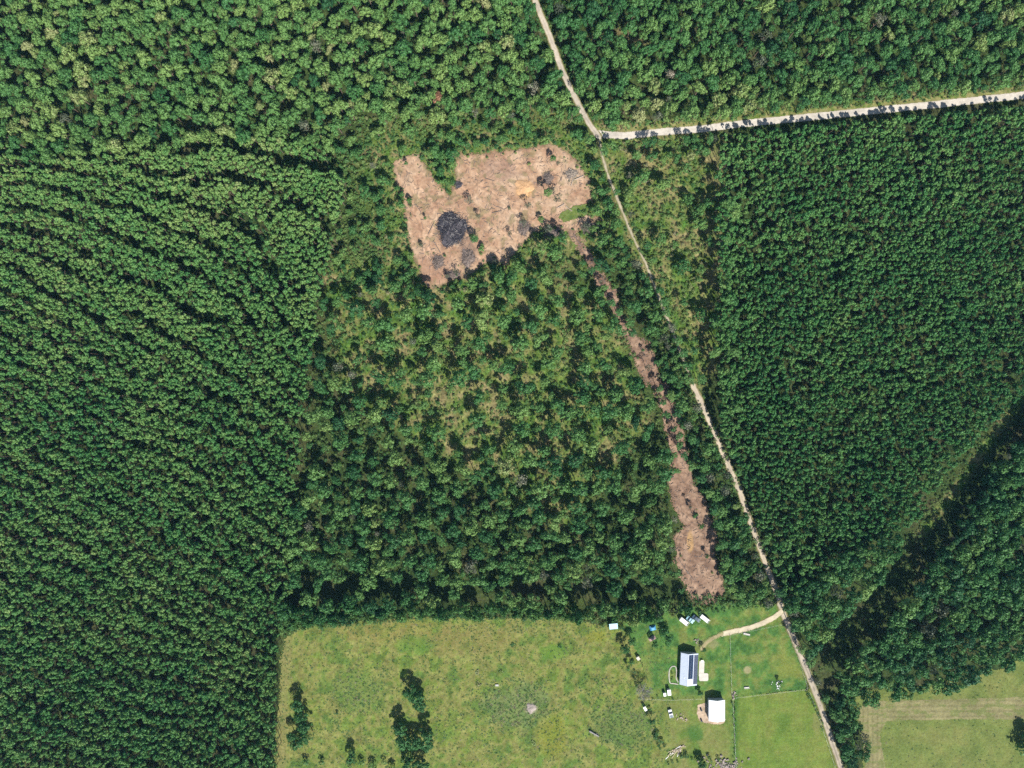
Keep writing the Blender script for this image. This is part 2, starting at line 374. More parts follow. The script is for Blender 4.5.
def road_sheet(name, pts, hw, z, mat, fn, edge, seed, cell=.6):
    xs = [p[0] for p in pts]; ys = [p[1] for p in pts]
    return sheet(name, lambda x, y: distline(x, y, pts)-hw, (min(xs)-8, min(ys)-8, max(xs)+8, max(ys)+8), z, cell, mat, fn, edge, 6, seed, 0)
def track_col(pts, core=(.60, .53, .43), verge=(.30, .26, .13), hw=2.6, rut=.3):
    def f(px, py):
        d = distline(px, py, pts); c = colour(px, py, [tuple(v*.85 for v in core), core, tuple(min(.8, v*1.08) for v in core)], .2, 101, 9)
        c = c*(1-rut*np.exp(-(d/.7)**2)*(noise(px, py, 14, 103) > .42))[..., None]
        return mixc(c, verge, sstep(hw-.5, hw+.8, d+1.6*(noise(px, py, 4, 104)-.5)))
    return f
V = colour
def fn_vergeE(px, py): return colour(px, py, [(.20, .20, .07), (.33, .28, .15), (.14, .19, .045)], .4, 111, 8)
road_sheet('road_verge', [(x, y-3) for x, y in ROAD_EAST[1:]], 5.0, .03, M['grass'], fn_vergeE, 1.5, 17)
road_sheet('gravel_road', ROAD_EAST, 3.6, .07, M['gravel'], track_col(ROAD_EAST, (.70, .65, .58), (.42, .36, .25), 3.3, .06), .5, 18)
road_sheet('gravel_road', ROAD_TOP, 3.3, .09, M['gravel'], track_col(ROAD_TOP, (.62, .55, .46), (.22, .21, .08), 2.3, .2), .6, 19)
road_sheet('dirt_track', TRACK, 1.9, .05, M['gravel'], track_col(TRACK, (.52, .46, .34), (.20, .20, .08), .9, .0), 1.3, 20)
road_sheet('dirt_track', ROAD_MID, 3.4, .11, M['gravel'], track_col(ROAD_MID, (.64, .55, .43), (.24, .22, .10), 2.2, .15), 1.1, 21)
road_sheet('dirt_track', ROAD_LOW, 3.7, .13, M['gravel'], track_col(ROAD_LOW, (.56, .49, .39), (.20, .20, .08), 2.3, .35), .9, 22)
road_sheet('driveway', DRIVE, 2.6, .15, M['gravel'], track_col(DRIVE, (.68, .60, .44), (.36, .32, .16), 2.2, .0), .5, 23)
road_sheet('driveway', DRIVE2, 2.6, .17, M['gravel'], track_col(DRIVE2, (.42, .36, .20), (.20, .24, .08), 1.5, .0), 1.8, 24)

# ------------------------------------------------------------------ foliage meshes
def cards(P, Nrm, size, mat, name, jit=.9, fr=None):
    n = len(P); R = rng.normal(size=(n, 3)); D = Nrm+jit*R*.6; D /= np.linalg.norm(D, axis=1)[:, None]+1e-9
    A = np.cross(D, rng.normal(size=(n, 3))); A /= np.linalg.norm(A, axis=1)[:, None]+1e-9; B = np.cross(D, A)
    s = (size*(.6+.8*rng.random(n)))[:, None]; k = (.5+.5*rng.random(n))[:, None]
    V = np.stack([P-A*s*.5, P-B*s*k*.5+D*s*.08, P+A*s*.5, P+B*s*k*.5+D*s*.08], 1).reshape(-1, 3)
    F = np.arange(n*4).reshape(n, 4)
    me = fastmesh(name, V, F, mat)
    at = me.attributes.new('fr', 'FLOAT', 'FACE'); at.data.foreach_set('value', (rng.random(n) if fr is None else fr).astype(np.float32))
    return me
def crown_mesh(name, mat, lobes, n, size, flat=.75, jit=.9, spread=.55, lobe_r=(.35, .55), cone=0.0):
    C = []; 
    for i in range(lobes):
        a = 2.4*i+rng.random()*1.2; rr = spread*math.sqrt((i+.5)/lobes)*(0.8+.4*rng.random())
        z = flat*(.45*(1-rr/.8)+.35*(rng.random()-.5))-cone*rr
        C.append((rr*math.cos(a), rr*math.sin(a), z, lobe_r[0]+(lobe_r[1]-lobe_r[0])*rng.random()))
    C = np.array(C); P = []; Nn = []; fr = []
    lt = rng.random(len(C))
    while len(P) < n:
        i = rng.integers(len(C)); d = rng.normal(size=3); d /= np.linalg.norm(d)
        if d[2] < -.55: continue
        p = C[i, :3]+d*C[i, 3]*(.62+.55*rng.random())*np.array([1, 1, .85])
        dd = np.linalg.norm((C[:, :3]-p), axis=1)-C[:, 3]*.55
        dd[i] = 1
        if (dd < 0).any(): continue
        P.append(p); Nn.append(d); fr.append(.5*lt[i]+.5*rng.random())
    return cards(np.array(P), np.array(Nn), size, mat, name, jit, np.array(fr))
def trunk_mesh(name, mat, limbs=5):
    m = MB(); m.tube((0, 0, -.02), (.0, 0, .5), .075, .055); m.tube((0, 0, .5), (.01, .0, .93), .055, .02)
    for i in range(limbs):
        a = i*2.3; z = .5+.35*i/limbs
        m.tube((0, 0, z), (.4*math.cos(a), .4*math.sin(a), z+.12), .03, .01, 4)
    return mkmesh(name, m.v, m.f, mat)
PINE = [crown_mesh('crown', M['pine'], 6, 250, .30, 1.1, .42, .54, (.26, .42), .9) for i in range(6)]
LEAF = [crown_mesh('crown', M['leaf'], 8+2*i, 1050, .15, .95, .45, .72, (.2, .42) if i < 3 else (.16, .32), .3) for i in range(7)]
DRYC = [crown_mesh('crown', M['dry'], 8, 300, .16, .8, .9, .6, (.25, .4), .2) for i in range(2)]
RUST = crown_mesh('crown', M['rust'], 8, 420, .2, .7, .5, .6, (.25, .4), .2)
SHR = [crown_mesh('shrub', M['shrub'], 5+i, 130, .32, .7, .65, .5, (.35, .55), .1) for i in range(4)]
TUFT = [crown_mesh('weed_clump', M['shrub'], 5, 46, .42, .3, 1.2, .7, (.25, .4), .1) for i in range(3)]
TRUNK = trunk_mesh('trunk', M['bark'])
VAR = {'pine': PINE, 'leaf': LEAF, 'dry': DRYC, 'shrub': SHR, 'tuft': TUFT, 'rust': [RUST]}

# ------------------------------------------------------------------ planting
OPEN = [CLEAR, SWATH, PASTURE, YARD, PADDOCK, FIELD]
def road_clear(px, py, pad):
    ok = np.ones(np.shape(px), bool)
    for pts, hw in OPEN_ROADS: ok &= distline(px, py, pts) > hw+pad
    return ok
def base_px(px, py, z):
    f = (H-z)/H; return 512+(px-512)*f, 384+(py-384)*f
def hexpts(x0, y0, x1, y1, d, jit):
    xs = np.arange(x0, x1, d); ys = np.arange(y0, y1, d*.87); X, Y = np.meshgrid(xs, ys); X = X+(np.arange(len(ys)) % 2)[:, None]*d/2
    X = X.ravel(); Y = Y.ravel()
    return X+(rng.random(len(X))-.5)*d*jit, Y+(rng.random(len(Y))-.5)*d*jit
T = []   # records: kind, px, py (where the crown shows), h, r, rz, tint, region
def add(kind, px, py, h, r, tint, region, rz=None, ok=None):
    px = np.atleast_1d(np.asarray(px, float)); n = len(px)
    f = lambda v: np.broadcast_to(np.asarray(v, float), (n,))
    py, h, r, tint = f(py), f(h), f(r), f(tint); rz = r*.8 if rz is None else f(rz)
    for i in range(n):
        if ok is None or ok[i]: T.append((kind, px[i], py[i], h[i], r[i], rz[i], tint[i], region))

# canopy regions (where crowns show)
R_LEFT = [(-70,150),(60,160),(170,150),(260,135),(325,150),(345,185),(330,250),(318,300),(312,360),(300,430),(295,520),(290,600),(276,640),(274,830),(-70,830)]
R_TOP = [(-70,-70),(522,-70),(531,0),(541,28),(552,56),(566,88),(580,115),(575,122),(480,112),(420,118),(345,120),(325,150),(260,135),(170,150),(60,160),(-70,150)]
R_NE = [(541,-70),(543,0),(556,30),(566,62),(578,90),(590,115),(604,126),(660,122),(740,114),(850,103),(960,91),(1090,78),(1090,-70)]
R_RIGHT = [(723,134),(800,127),(900,117),(1024,106),(1090,100),(1090,345),(1012,404),(966,449),(938,487),(916,522),(880,540),(838,560),(800,600),(786,600),(765,545),(738,468),(722,430),(718,380),(716,300),(718,240),(714,180)]
R_SE = [(1090,360),(1036,398),(1002,452),(976,494),(954,540),(934,570),(914,598),(888,626),(860,654),(838,676),(842,694),(866,700),(905,697),(955,690),(990,672),(1030,655),(1090,650)]
R_SE2 = [(838,560),(880,540),(908,532),(900,552),(882,576),(856,600),(830,628),(810,658),(790,622),(784,606),(800,600)]
R_MID = [(318,300),(350,290),(420,292),(470,285),(520,262),(560,235),(580,262),(596,288),(612,318),(628,345),(640,382),(655,400),(664,440),(666,470),(668,500),(672,540),(672,580),(672,606),(625,612),(540,606),(420,606),(300,612),(284,618),(290,560),(298,480),(303,430),(312,360)]
R_STRIP = [(600,225),(625,240),(645,275),(668,320),(690,372),(698,392),(716,430),(736,475),(752,520),(768,560),(776,596),(770,606),(735,600),(725,580),(718,545),(715,520),(705,490),(692,455),(684,420),(672,392),(658,362),(650,342),(630,318),(616,290),(600,262),(585,238)]
R_SCRUB = [(606,150),(640,143),(712,140),(716,200),(716,300),(716,380),(702,385),(680,335),(655,282),(632,232),(618,195)]
R_HALO = [(322,128),(345,116),(420,114),(480,112),(585,120),(594,140),(605,175),(612,205),(620,222),(590,235),(560,235),(520,262),(470,285),(420,292),(350,290),(325,300),(330,250),(340,190),(322,155)]
R_EDGE_S = [(284,596),(400,590),(540,592),(690,596),(690,618),(620,622),(540,614),(430,614),(300,622),(284,630)]

# left plantation: rows that wander, with dark gaps between bands
def rows_region(poly, d, slope_fn, gap_period, gap_w, gap_amt, hfn, rfn, tfn, region, drop=.04, seed=1, kind='pine', hj=1.1):
    xs = [p[0] for p in poly]; ys = [p[1] for p in poly]
    X, Y = hexpts(min(xs), min(ys), max(xs), max(ys), d, .55)
    ins = inpoly(X, Y, poly)
    X, Y = X[ins], Y[ins]
    v = slope_fn(X, Y); ph = (v/gap_period) % 1.0
    w = gap_w*(.55+.9*noise(X, Y, 30, seed+1)); gate = noise(X, Y, 38, seed+2)
    gap = (ph < w) & (gate > 1-gap_amt)
    keep = (~gap | (rng.random(len(X)) < .10)) & (rng.random(len(X)) > drop)
    h = hfn(X, Y)+(5*sstep(738, 726, X) if region == 'right' else 0)+(5.6 if region == 'left' else 4.2)*(.5-ph)*sstep(.2, .5, gate)+rng.normal(size=len(X))*hj
    zc = h*.85; bx, by = base_px(X, Y, zc)
    keep &= road_clear(X, Y, 2.2) & road_clear(bx, by, 1)
    for p in OPEN: keep &= sdf(bx, by, p) > (-6 if p is PASTURE else 0)
    X, Y, h = X[keep], Y[keep], h[keep]
    rr = rfn(X, Y); add(kind, X, Y, h, rr, tfn(X, Y), region, rr*1.25)
def sl_left(x, y):
    k = sstep(120, 430, y)*(1-.25*sstep(600, 760, y))
    return y-x*(.10+.50*k)+36*(noise(x, y, 100, 201, 2)-.5)+7*(noise(x, y, 22, 202, 2)-.5)
rows_region(R_LEFT, 5.1, sl_left, 21, .27, .80,
            lambda x, y: 12+2*(noise(x, y, 60, 5)-.5), lambda x, y: np.exp(rng.normal(size=len(x))*.16)*1.62+.3*noise(x, y, 30, 6),
            lambda x, y: .50+.45*(noise(x, y, 45, 7)-.5)+.2*sstep(420, 120, y)+.09*rng.normal(size=len(x)), 'left', .05, 210)
def sl_right(x, y): return y+.35*x+26*(noise(x, y, 70, 301, 2)-.5)+10*(noise(x, y, 14, 302, 2)-.5)
rows_region(R_RIGHT, 5.1, sl_right, 13, .26, .5,
            lambda x, y: 9.5+1.5*(noise(x, y, 50, 15)-.5), lambda x, y: np.exp(rng.normal(size=len(x))*.17)*1.5+.3*noise(x, y, 20, 16),
            lambda x, y: .40+.5*(noise(x, y, 40, 17)-.5)+.12*sstep(300, 120, y)+.08*rng.normal(size=len(x)), 'right', .10, 310, hj=1.0)

# natural woods: dart throwing with mixed crown sizes
CORR_LIT = [(1040,375),(1012,410),(985,448),(960,484),(940,510),(922,533)]
def woods(poly, tries, rmin, rmax, hlo, hhi, tfn, region, thin=None, pack=.72, kinds=(('leaf', .975), ('dry', .025)), skew=1.8, avoid=1.5, rzf=1.15):
    xs = [p[0] for p in poly]; ys = [p[1] for p in poly]
    X = rng.uniform(min(xs), max(xs), tries); Y = rng.uniform(min(ys), max(ys), tries)
    R = rmin+(rmax-rmin)*rng.random(tries)**skew; R = np.sort(R)[::-1]
    ok = inpoly(X, Y, poly); 
    hh = hlo+(hhi-hlo)*np.clip((R-rmin)/(rmax-rmin)*.6+.4*rng.random(tries), 0, 1)
    hh = np.minimum(hh, 7.5+.28*np.maximum(0, distline(X, Y, CORR_LIT)-10)) if region == 'southeast' else hh
    bx, by = base_px(X, Y, hh*.85)
    ok &= road_clear(X, Y, avoid+R) & road_clear(bx, by, 1.0)
    for p in OPEN: ok &= ~inpoly(bx, by, p)
    ok &= (sdf(X, Y, CORR) > R*1.1) & (distline(bx, by, CORR_LIT) > 11)
    for p in (CLEAR, SWATH): ok &= (sdf(X, Y, p) > R*(1.2 if p is CLEAR else .5))
    if thin is not None: ok &= rng.random(tries) < thin(X, Y)
    X, Y, R, hh = X[ok], Y[ok], R[ok], hh[ok]
    grid = {}; sel = []; cs = rmax*4+1
    for i in range(len(X)):
        k = (int(X[i]//cs), int(Y[i]//cs)); good = True
        for dx in (-1, 0, 1):
            for dy in (-1, 0, 1):
                for j in grid.get((k[0]+dx, k[1]+dy), ()):
                    if (X[i]-X[j])**2+(Y[i]-Y[j])**2 < ((R[i]+R[j])*2*pack)**2: good = False; break
                if not good: break
            if not good: break
        if good: grid.setdefault(k, []).append(i); sel.append(i)
    X, Y, R, hh = X[sel], Y[sel], R[sel], hh[sel]
    tt = tfn(X, Y)+.17*rng.normal(size=len(X))
    kk = rng.random(len(X))
    for i in range(len(X)):
        k = kinds[0][0] if kk[i] < kinds[0][1] else kinds[1][0]
        rr = R[i]*(1.12 if k == 'leaf' else .9); add(k, X[i], Y[i], hh[i], rr, tt[i], region, min(rr*rzf, hh[i]*.62))
mn = lambda x, y, s, sd: noise(x, y, s, sd)-.5
woods(R_TOP, 9000, 1.6, 4.4, 8, 15, lambda x, y: .55+.4*mn(x, y, 35, 401), 'top', lambda x, y: .9*(noise(x, y, 9, 431) > .33), .76)
woods(R_NE, 8000, 1.6, 4.3, 8, 15, lambda x, y: .42+.5*mn(x, y, 35, 402)+.12*sstep(60, 110, y), 'northeast', lambda x, y: np.where(np.hypot(x-636, (y-38)*1.5) < 15, .04, .85)*(noise(x, y, 9, 432) > .33), .76)
woods(R_SE, 6000, 2.0, 5.4, 12, 18, lambda x, y: .30+.4*mn(x, y, 30, 403), 'southeast', None, .68)
woods(R_SE2, 3000, 2.2, 5.0, 11, 17, lambda x, y: .32+.4*mn(x, y, 30, 404), 'southeast', None, .68)
thin_mid = lambda x, y: np.clip(.36+.75*(noise(x, y, 26, 405)-.3)+.5*sstep(430, 590, y)-.3*sstep(0, 1, 1.2-np.hypot((x-375)/45, (y-330)/75))-.25*sstep(0, 1, 1.1-np.hypot((x-470)/60, (y-430)/60)), .05, 1)
woods(R_MID, 14000, 1.7, 4.8, 9, 16, lambda x, y: .45+.5*mn(x, y, 24, 406), 'middle', lambda x, y: thin_mid(x, y)*(.15+.13*sstep(420, 560, y))*(.35+1.3*noise(x*1.6+y*.5, y*.5-x*.2, 13, 432))*(1-.97*(noise(x, 0*x, 17, 80) > .40)*sstep(15, 8, np.abs(y-591+22*(noise(x, 0*x, 34, 77, 2)-.5))+9*(noise(x, 0*x, 21, 78)-.35))), .80, (('leaf', .95), ('dry', .05)), 1.25)
woods(R_STRIP, 3500, 1.6, 4.0, 7, 13, lambda x, y: .42+.45*mn(x, y, 22, 407), 'strip', lambda x, y: .2+.4*sstep(280, 380, y), .74, (('leaf', .9), ('dry', .1)))
woods(R_SCRUB, 1600, 1.5, 4.2, 5, 12, lambda x, y: .5+.4*mn(x, y, 22, 408), 'scrub', lambda x, y: .03+.1*sstep(688, 704, x)*(x < 706), .8)
woods(R_HALO, 3600, 1.3, 3.6, 4, 10, lambda x, y: .46+.4*mn(x, y, 22, 409), 'halo', lambda x, y: .08+.22*sstep(240, 290, y)+.2*sstep(585, 600, x), .85)
woods([(286,607),(540,606),(690,607),(690,618),(620,620),(540,615),(430,615),(300,623),(286,628)], 3000, 1.8, 4.0, 9, 17, lambda x, y: .36+.3*mn(x, y, 22, 410), 'middle', lambda x, y: .25+.75*(noise(x, 0*x, 15, 79) > .42), .78, rzf=2.4)
CL_ROAD = [(836,700),(850,698),(862,712),(870,735),(866,752),(858,768),(850,800),(844,770),(838,738)]
woods(CL_ROAD, 700, 1.8, 3.8, 7, 11, lambda x, y: .28+.3*mn(x, y, 22, 411), 'roadside', None, .66, avoid=-2)
# boundary of tall trees between the scrub and the right plantation, with deep shade beside it
for px, py, h, r in [(728,205,14,4.6),(734,214,13,4.2),(726,240,13,3.4),(729,262,13,3.6),(731,300,14,4.4),(716,322,13,4.4),(729,335,12,3.6),(735,318,12,3.5),(716,352,13,4),(735,352,12,3.8),(734,408,12,4.2),(733,378,12,3.6),(727,285,13,3.2),(725,225,12,3)]:
    add('leaf', px, py, h, r, .48+.1*rng.normal(), 'boundary')

# trees that overhang the dirt swath and the narrow tracks
for px, py, h, r in [(583,262,8,1.8),(606,285,9,2.2),(590,270,9,2.4),(602,295,9,2.4),(648,366,8,2.2),(660,389,9,2.4),(667,415,9,2.4),(680,436,10,2.6),(674,455,9,2.6),(677,470,8,2.2),(612,303,10,2.6),(619,312,11,2.8),(628,323,11,3.0),(634,332,10,2.6),(622,334,8,2.0),(612,318,9,2.2),(596,268,8,2.0),(601,281,7,1.6),(659,362,10,2.4),(664,376,10,2.6),(671,398,11,2.8),(663,404,9,2.0),(678,414,11,2.8),(673,428,8,2.0),(687,425,11,3.0),(690,440,11,3.0),(678,446,9,2.2),(669,452,9,2.2),(684,455,10,2.4),(692,466,11,2.8),(700,480,11,3.0),(708,494,12,3.0),(716,510,12,3.2),(721,526,12,3.2),(724,545,13,3.4),(726,562,13,3.4),(729,578,12,3.4),(673,520,9,2.2),(672,548,8,2.2),(676,574,9,2.4),(684,592,8,2.0),
    (617,190,8,2.2),(629,214,8,2.2),(647,246,9,2.4),(654,262,8,2.2),(648,282,9,2.4),(656,290,10,2.6),(664,302,11,3.0),(668,314,11,2.8),(673,328,11,3.2),(678,340,10,2.8),(683,352,11,3.2),(689,366,12,3.4),(688,378,11,3.0),(700,378,12,3.4),(694,350,9,2.4),
    (646,143,8,2.4),(653,142,9,2.8),(660,143,8,2.2),(688,140,9,2.8),(695,138,8,2.4),(709,137,10,3.0),(716,138,9,2.6),(612,145,8,2.6),(604,150,9,2.8),(590,140,10,3.0),(579,118,9,2.4),(566,92,9,2.4),(558,72,9,2.2),(722,434,8,2.2),(733,458,8,2.2),(739,474,9,2.6),(735,505,9,2.2),(758,520,8,2.0),(766,542,9,2.4),(776,566,9,2.4),(783,592,12,3.0),(791,612,13,3.2),(796,626,13,3.4),(803,648,12,3.0),(811,664,11,2.8),(818,682,9,2.4),(826,700,9,2.6),(833,716,9,2.6),(840,736,9,2.6),(846,756,9,2.6)]:
    add('leaf' if rng.random() < .85 else 'dry', px+rng.normal()*1.2, py+rng.normal()*1.2, h, r, .40+.16*rng.normal(), 'strip' if px < 735 and py < 610 else 'roadside')
# shrubs and saplings
def shrubs(poly, d, dens, rlo, rhi, tfn, region, pad=0, sdpad=.5):
    xs = [p[0] for p in poly]; ys = [p[1] for p in poly]
    X, Y = hexpts(min(xs), min(ys), max(xs), max(ys), d, 1.0)
    ok = inpoly(X, Y, poly) & (rng.random(len(X)) < dens(X, Y)) & road_clear(X, Y, pad+1)
    for p in OPEN: ok &= sdf(X, Y, p) > sdpad
    X, Y = X[ok], Y[ok]; r = rlo+(rhi-rlo)*rng.random(len(X))**2
    add('shrub', X, Y, r*1.5, r, tfn(X, Y)+.14*rng.normal(size=len(X)), region, r*.9)
ys_ = lambda a, s=24: (lambda x, y: a+.6*mn(x, y, s, 501))
shrubs(R_HALO, 2.7, lambda x, y: .25+.75*noise(x, y, 12, 510), .5, 1.5, ys_(.58), 'halo')
shrubs(R_SCRUB, 2.7, lambda x, y: .25+.75*noise(x, y, 12, 511)-.3*blob(x, y, 640, 155, 28, 16)-1.0*((x > 706) & (y > 150)), .4, 1.4, ys_(.68), 'scrub')
shrubs(R_MID, 2.8, lambda x, y: .10+.65*noise(x, y, 11, 512)-1.0*sstep(17, 10, np.abs(y-594+18*(noise(x, 0*x, 34, 77, 2)-.5))), .4, 1.6, lambda x, y: .56+.7*mn(x, y, 16, 501)-.2*sstep(430, 600, y), 'middle')
shrubs(R_STRIP, 2.9, lambda x, y: .65+0*x, .5, 1.5, ys_(.45), 'strip')
shrubs([(x, y) for x, y in CORR], 3.0, lambda x, y: .6+0*x, .4, 1.1, ys_(.62), 'corridor')
shrubs([(x, y-12) for x, y in ROAD_EAST]+[(x, y-4) for x, y in ROAD_EAST[::-1]], 3.0, lambda x, y: .75+0*x, .4, 1.3, ys_(.66), 'verge')
shrubs([(560,75),(600,125),(604,128),(640,128),(640,116),(600,112),(575,70)], 3.2, lambda x, y: .8+0*x, .5, 1.4, ys_(.58), 'verge')
shrubs([(600,142),(640,139),(720,133),(720,146),(640,150),(604,152)], 3.2, lambda x, y: .8+0*x, .5, 1.5, ys_(.55), 'verge')
shrubs([(284,611),(690,609),(690,622),(630,630),(540,619),(430,620),(300,630),(280,640)], 3.0, lambda x, y: .9+0*x, .5, 1.6, ys_(.42), 'edge', 0, -4)
shrubs([(655,596),(780,590),(783,606),(745,611),(700,613),(672,616),(650,622)], 3.2, lambda x, y: .85+0*x, .5, 1.5, ys_(.45), 'edge', 0, -8)
for P_, n_ in ((CLEAR, 260), (SWATH, 330)):
    x0, x1 = min(p[0] for p in P_), max(p[0] for p in P_); y0, y1 = min(p[1] for p in P_), max(p[1] for p in P_)
    X = rng.uniform(x0, x1, n_*14); Y = rng.uniform(y0, y1, n_*14); dd = -sdf(X, Y, P_); ok = (dd > 0) & (rng.random(len(X)) < .5*np.exp(-dd/2.2)*(.3+1.4*noise(X, Y, 10, 520))+.008)
    rr = .35+.8*rng.random(len(X))**2; add('shrub', X, Y, rr*1.5, rr, .55+.25*rng.normal(size=len(X)), 'halo' if P_ is CLEAR else 'strip', rr*.9, ok)
for R in (R_LEFT, R_RIGHT):
    shrubs(R, 4.4, lambda x, y: .55+0*x, .8, 1.7, ys_(.22), 'underwood')
for R in (R_TOP, R_NE):
    shrubs(R, 4.6, lambda x, y: .5+0*x, .7, 1.8, ys_(.4), 'underwood')
for pts, hw in ((ROAD_TOP, 4.4), (ROAD_MID, 4.2), (TRACK, 3.2), (ROAD_LOW[3:], 5.2)):
    for s in (-1, 1):
        for (x1, y1), (x2, y2) in zip(pts[:-1], pts[1:]):
            L = math.hypot(x2-x1, y2-y1); nx, ny = -(y2-y1)/L*s, (x2-x1)/L*s
            if pts is not TRACK and pts[0] == ROAD_LOW[3] and nx < 0: continue
            for q in range(int(L/2.6)):
                if rng.random() < .3: continue
                t = rng.random(); o = hw+rng.random()*2
                add('shrub', x1+(x2-x1)*t+nx*o, y1+(y2-y1)*t+ny*o, .9, .35+.6*rng.random(), .55+.15*rng.normal(), 'roadside')

# ------------------------------------------------------------------ single trees that can be told apart
def tree_obj(name, kind, px, py, h, r, tint, label, cat, group, rz=None, variant=None, trunk=True, zfrac=None):
    rz = r*.8 if rz is None else rz
    zc = max(h-rz*.75, .35*rz)
    f = (H-zc)/H; X, Y = gx(px)*f, gy(py)*f
    vs = VAR[kind]; me = vs[int(rng.integers(len(vs))) if variant is None else variant % len(vs)]
    if not trunk:
        o = link(name, me, None, (X, Y, zc)); o.scale = (r, r, rz); o.rotation_euler = (0, 0, rng.random()*6.28); o['tint'] = float(tint)
        return tag(o, label, cat, group)
    e = empty(name, (X, Y, 0), rng.random()*6.28); tag(e, label, cat, group)
    c = link('crown', me, e, (0, 0, zc)); c.scale = (r, r, rz); c['tint'] = float(tint)
    t = link('trunk', TRUNK, e); s = min(r, 3.2); t.scale = (s, s, h*.8)
    return e

def tint_word(t): return 'dark green' if t < .3 else 'mid green' if t < .52 else 'bright green' if t < .72 else 'yellow-green'
def size_word(r, q): return 'big' if r > q[1] else 'middling' if r > q[0] else 'smaller'
LM = [(40,40,'at the top left corner of the woods'),(150,30,'in the upper wood west of the brown bare spot'),(150,110,'in the upper left wood above the plantation rows'),(260,60,'in the upper wood far west of the road'),(340,40,'in the upper wood north-west of the clearing'),(430,40,'in the upper wood north of the rust-brown tree'),(430,95,'near the rust-brown tree north of the clearing'),(510,30,'beside the west side of the upper road'),(545,100,'between the upper road and the clearing'),(300,120,'where the upper wood meets the plantation'),
(590,30,'east of the upper road, by the small bare opening'),(600,95,'in the wedge of wood above the road junction'),(680,40,'north of the east road, right of the bare opening'),(700,100,'by the east road near the junction'),(780,40,'in the wood north of the east road, middle stretch'),(800,95,'on the north edge of the east road, middle stretch'),(900,40,'in the north-east wood by the dark hollow'),(980,30,'in the north-east corner of the woods'),(950,80,'beside the east road at the photo side'),
(340,320,'in the thin scrub wood south-west of the clearing'),(340,400,'in the west of the middle wood beside the plantation'),(330,480,'in the lower middle wood beside the plantation'),(330,570,'in the south-west corner of the middle wood'),(430,310,'just south of the dirt clearing'),(420,380,'in the middle wood below the clearing'),(420,460,'in the heart of the middle wood'),(420,560,'near the pasture in the middle wood'),(510,300,'south of the clearing on the side of the dirt swath'),(510,380,'in the middle wood between clearing and pasture, eastern half'),(510,460,'in the heart of the middle wood, eastern half'),(510,560,'in the dense dark belt above the pasture'),(590,320,'west of the narrow start of the dirt swath'),(600,400,'in the middle wood west of the dirt swath'),(600,480,'west of the dirt swath, level with its bend'),(600,570,'in the dark belt above the pasture, near the sheds'),(655,540,'west of the wide swath end'),
(630,270,'between the dirt swath and the narrow track'),(665,340,'between the dirt swath and the fading track'),(700,440,'between the dirt swath and the pale track'),(740,540,'between the wide end of the swath and the pale track'),(755,590,'north of the driveway junction'),
(670,200,'in the weedy scrub south of the road junction'),(700,300,'in the scrub beside the young plantation'),(716,230,'at the upper west edge of the young plantation'),(716,330,'at the west edge of the young plantation'),(728,395,'at the plantation edge where the track begins'),
(360,140,'north-west of the dirt clearing'),(365,220,'west of the dirt clearing'),(350,280,'by the south-west tip of the clearing'),(480,130,'along the north rim of the dirt clearing'),(600,190,'between the clearing and the narrow track'),(480,275,'along the south rim of the dirt clearing'),
(860,570,'on the near side of the diagonal cut line'),(810,620,'beside the pale track opposite the paddock'),(960,530,'just across the diagonal cut line'),(1000,580,'in the south-east wood toward the photo side'),(920,620,'in the heart of the south-east wood'),(860,670,'in the south-east wood above the tilled field'),(960,670,'along the south rim of the south-east wood'),(1000,470,'where the cut line leaves the photo'),(850,740,'in the roadside clump beside the tilled field')]
LMP = [(50,200,'in the upper left plantation'),(150,200,'in the upper plantation below the upper wood'),(280,200,'in the plantation west of the clearing'),(50,320,'in the western plantation at mid height'),(160,320,'in the plantation midway to the clearing'),(270,320,'in the plantation beside the thin scrub wood'),(50,440,'in the strongly furrowed western rows'),(160,440,'in the furrowed rows of the plantation'),(260,440,'in the plantation beside the middle wood'),(50,560,'in the lower western plantation'),(160,560,'in the lower plantation rows'),(260,560,'in the plantation near the pasture corner'),(50,700,'in the bottom left corner plantation'),(150,700,'in the plantation at the bottom of the photo'),(245,700,'in the plantation beside the pasture'),
(770,170,'in the young plantation just below the east road'),(880,160,'in the young plantation below the road, middle'),(980,160,'in the young plantation in its north-east part'),(770,280,'in the western part of the young plantation'),(880,280,'in the upper middle of the young plantation'),(980,280,'on the eastern side of the young plantation'),(770,400,'in the young plantation beside the pale track start'),(880,400,'in the centre of the young plantation'),(970,390,'in the young plantation above the cut line'),(790,510,'in the southern tip of the young plantation'),(880,500,'in the young plantation beside the sunlit cut line')]
LMA = np.array([(a, b) for a, b, _ in LM]); LMPA = np.array([(a, b) for a, b, _ in LMP])
def phrase(px, py, pine=False):
    A, L = (LMPA, LMP) if pine else (LMA, LM)
    return L[int(np.argmin(np.hypot(A[:, 0]-px, A[:, 1]-py)))][2]
REGN = {'left': 'pines of the old plantation', 'right': 'pines of the young plantation', 'top': 'trees of the upper wood', 'northeast': 'trees of the north-east wood', 'southeast': 'trees of the south-east wood', 'middle': 'trees of the middle wood', 'strip': 'trees between swath and track', 'scrub': 'trees in the weedy scrub', 'halo': 'trees around the dirt clearing', 'roadside': 'trees and bushes along the tracks', 'boundary': 'boundary trees of the young plantation', 'verge': 'bushes on the road verge', 'edge': 'bushes along the pasture edge', 'corridor': 'bushes in the cut line', 'underwood': 'bushes under the woods'}

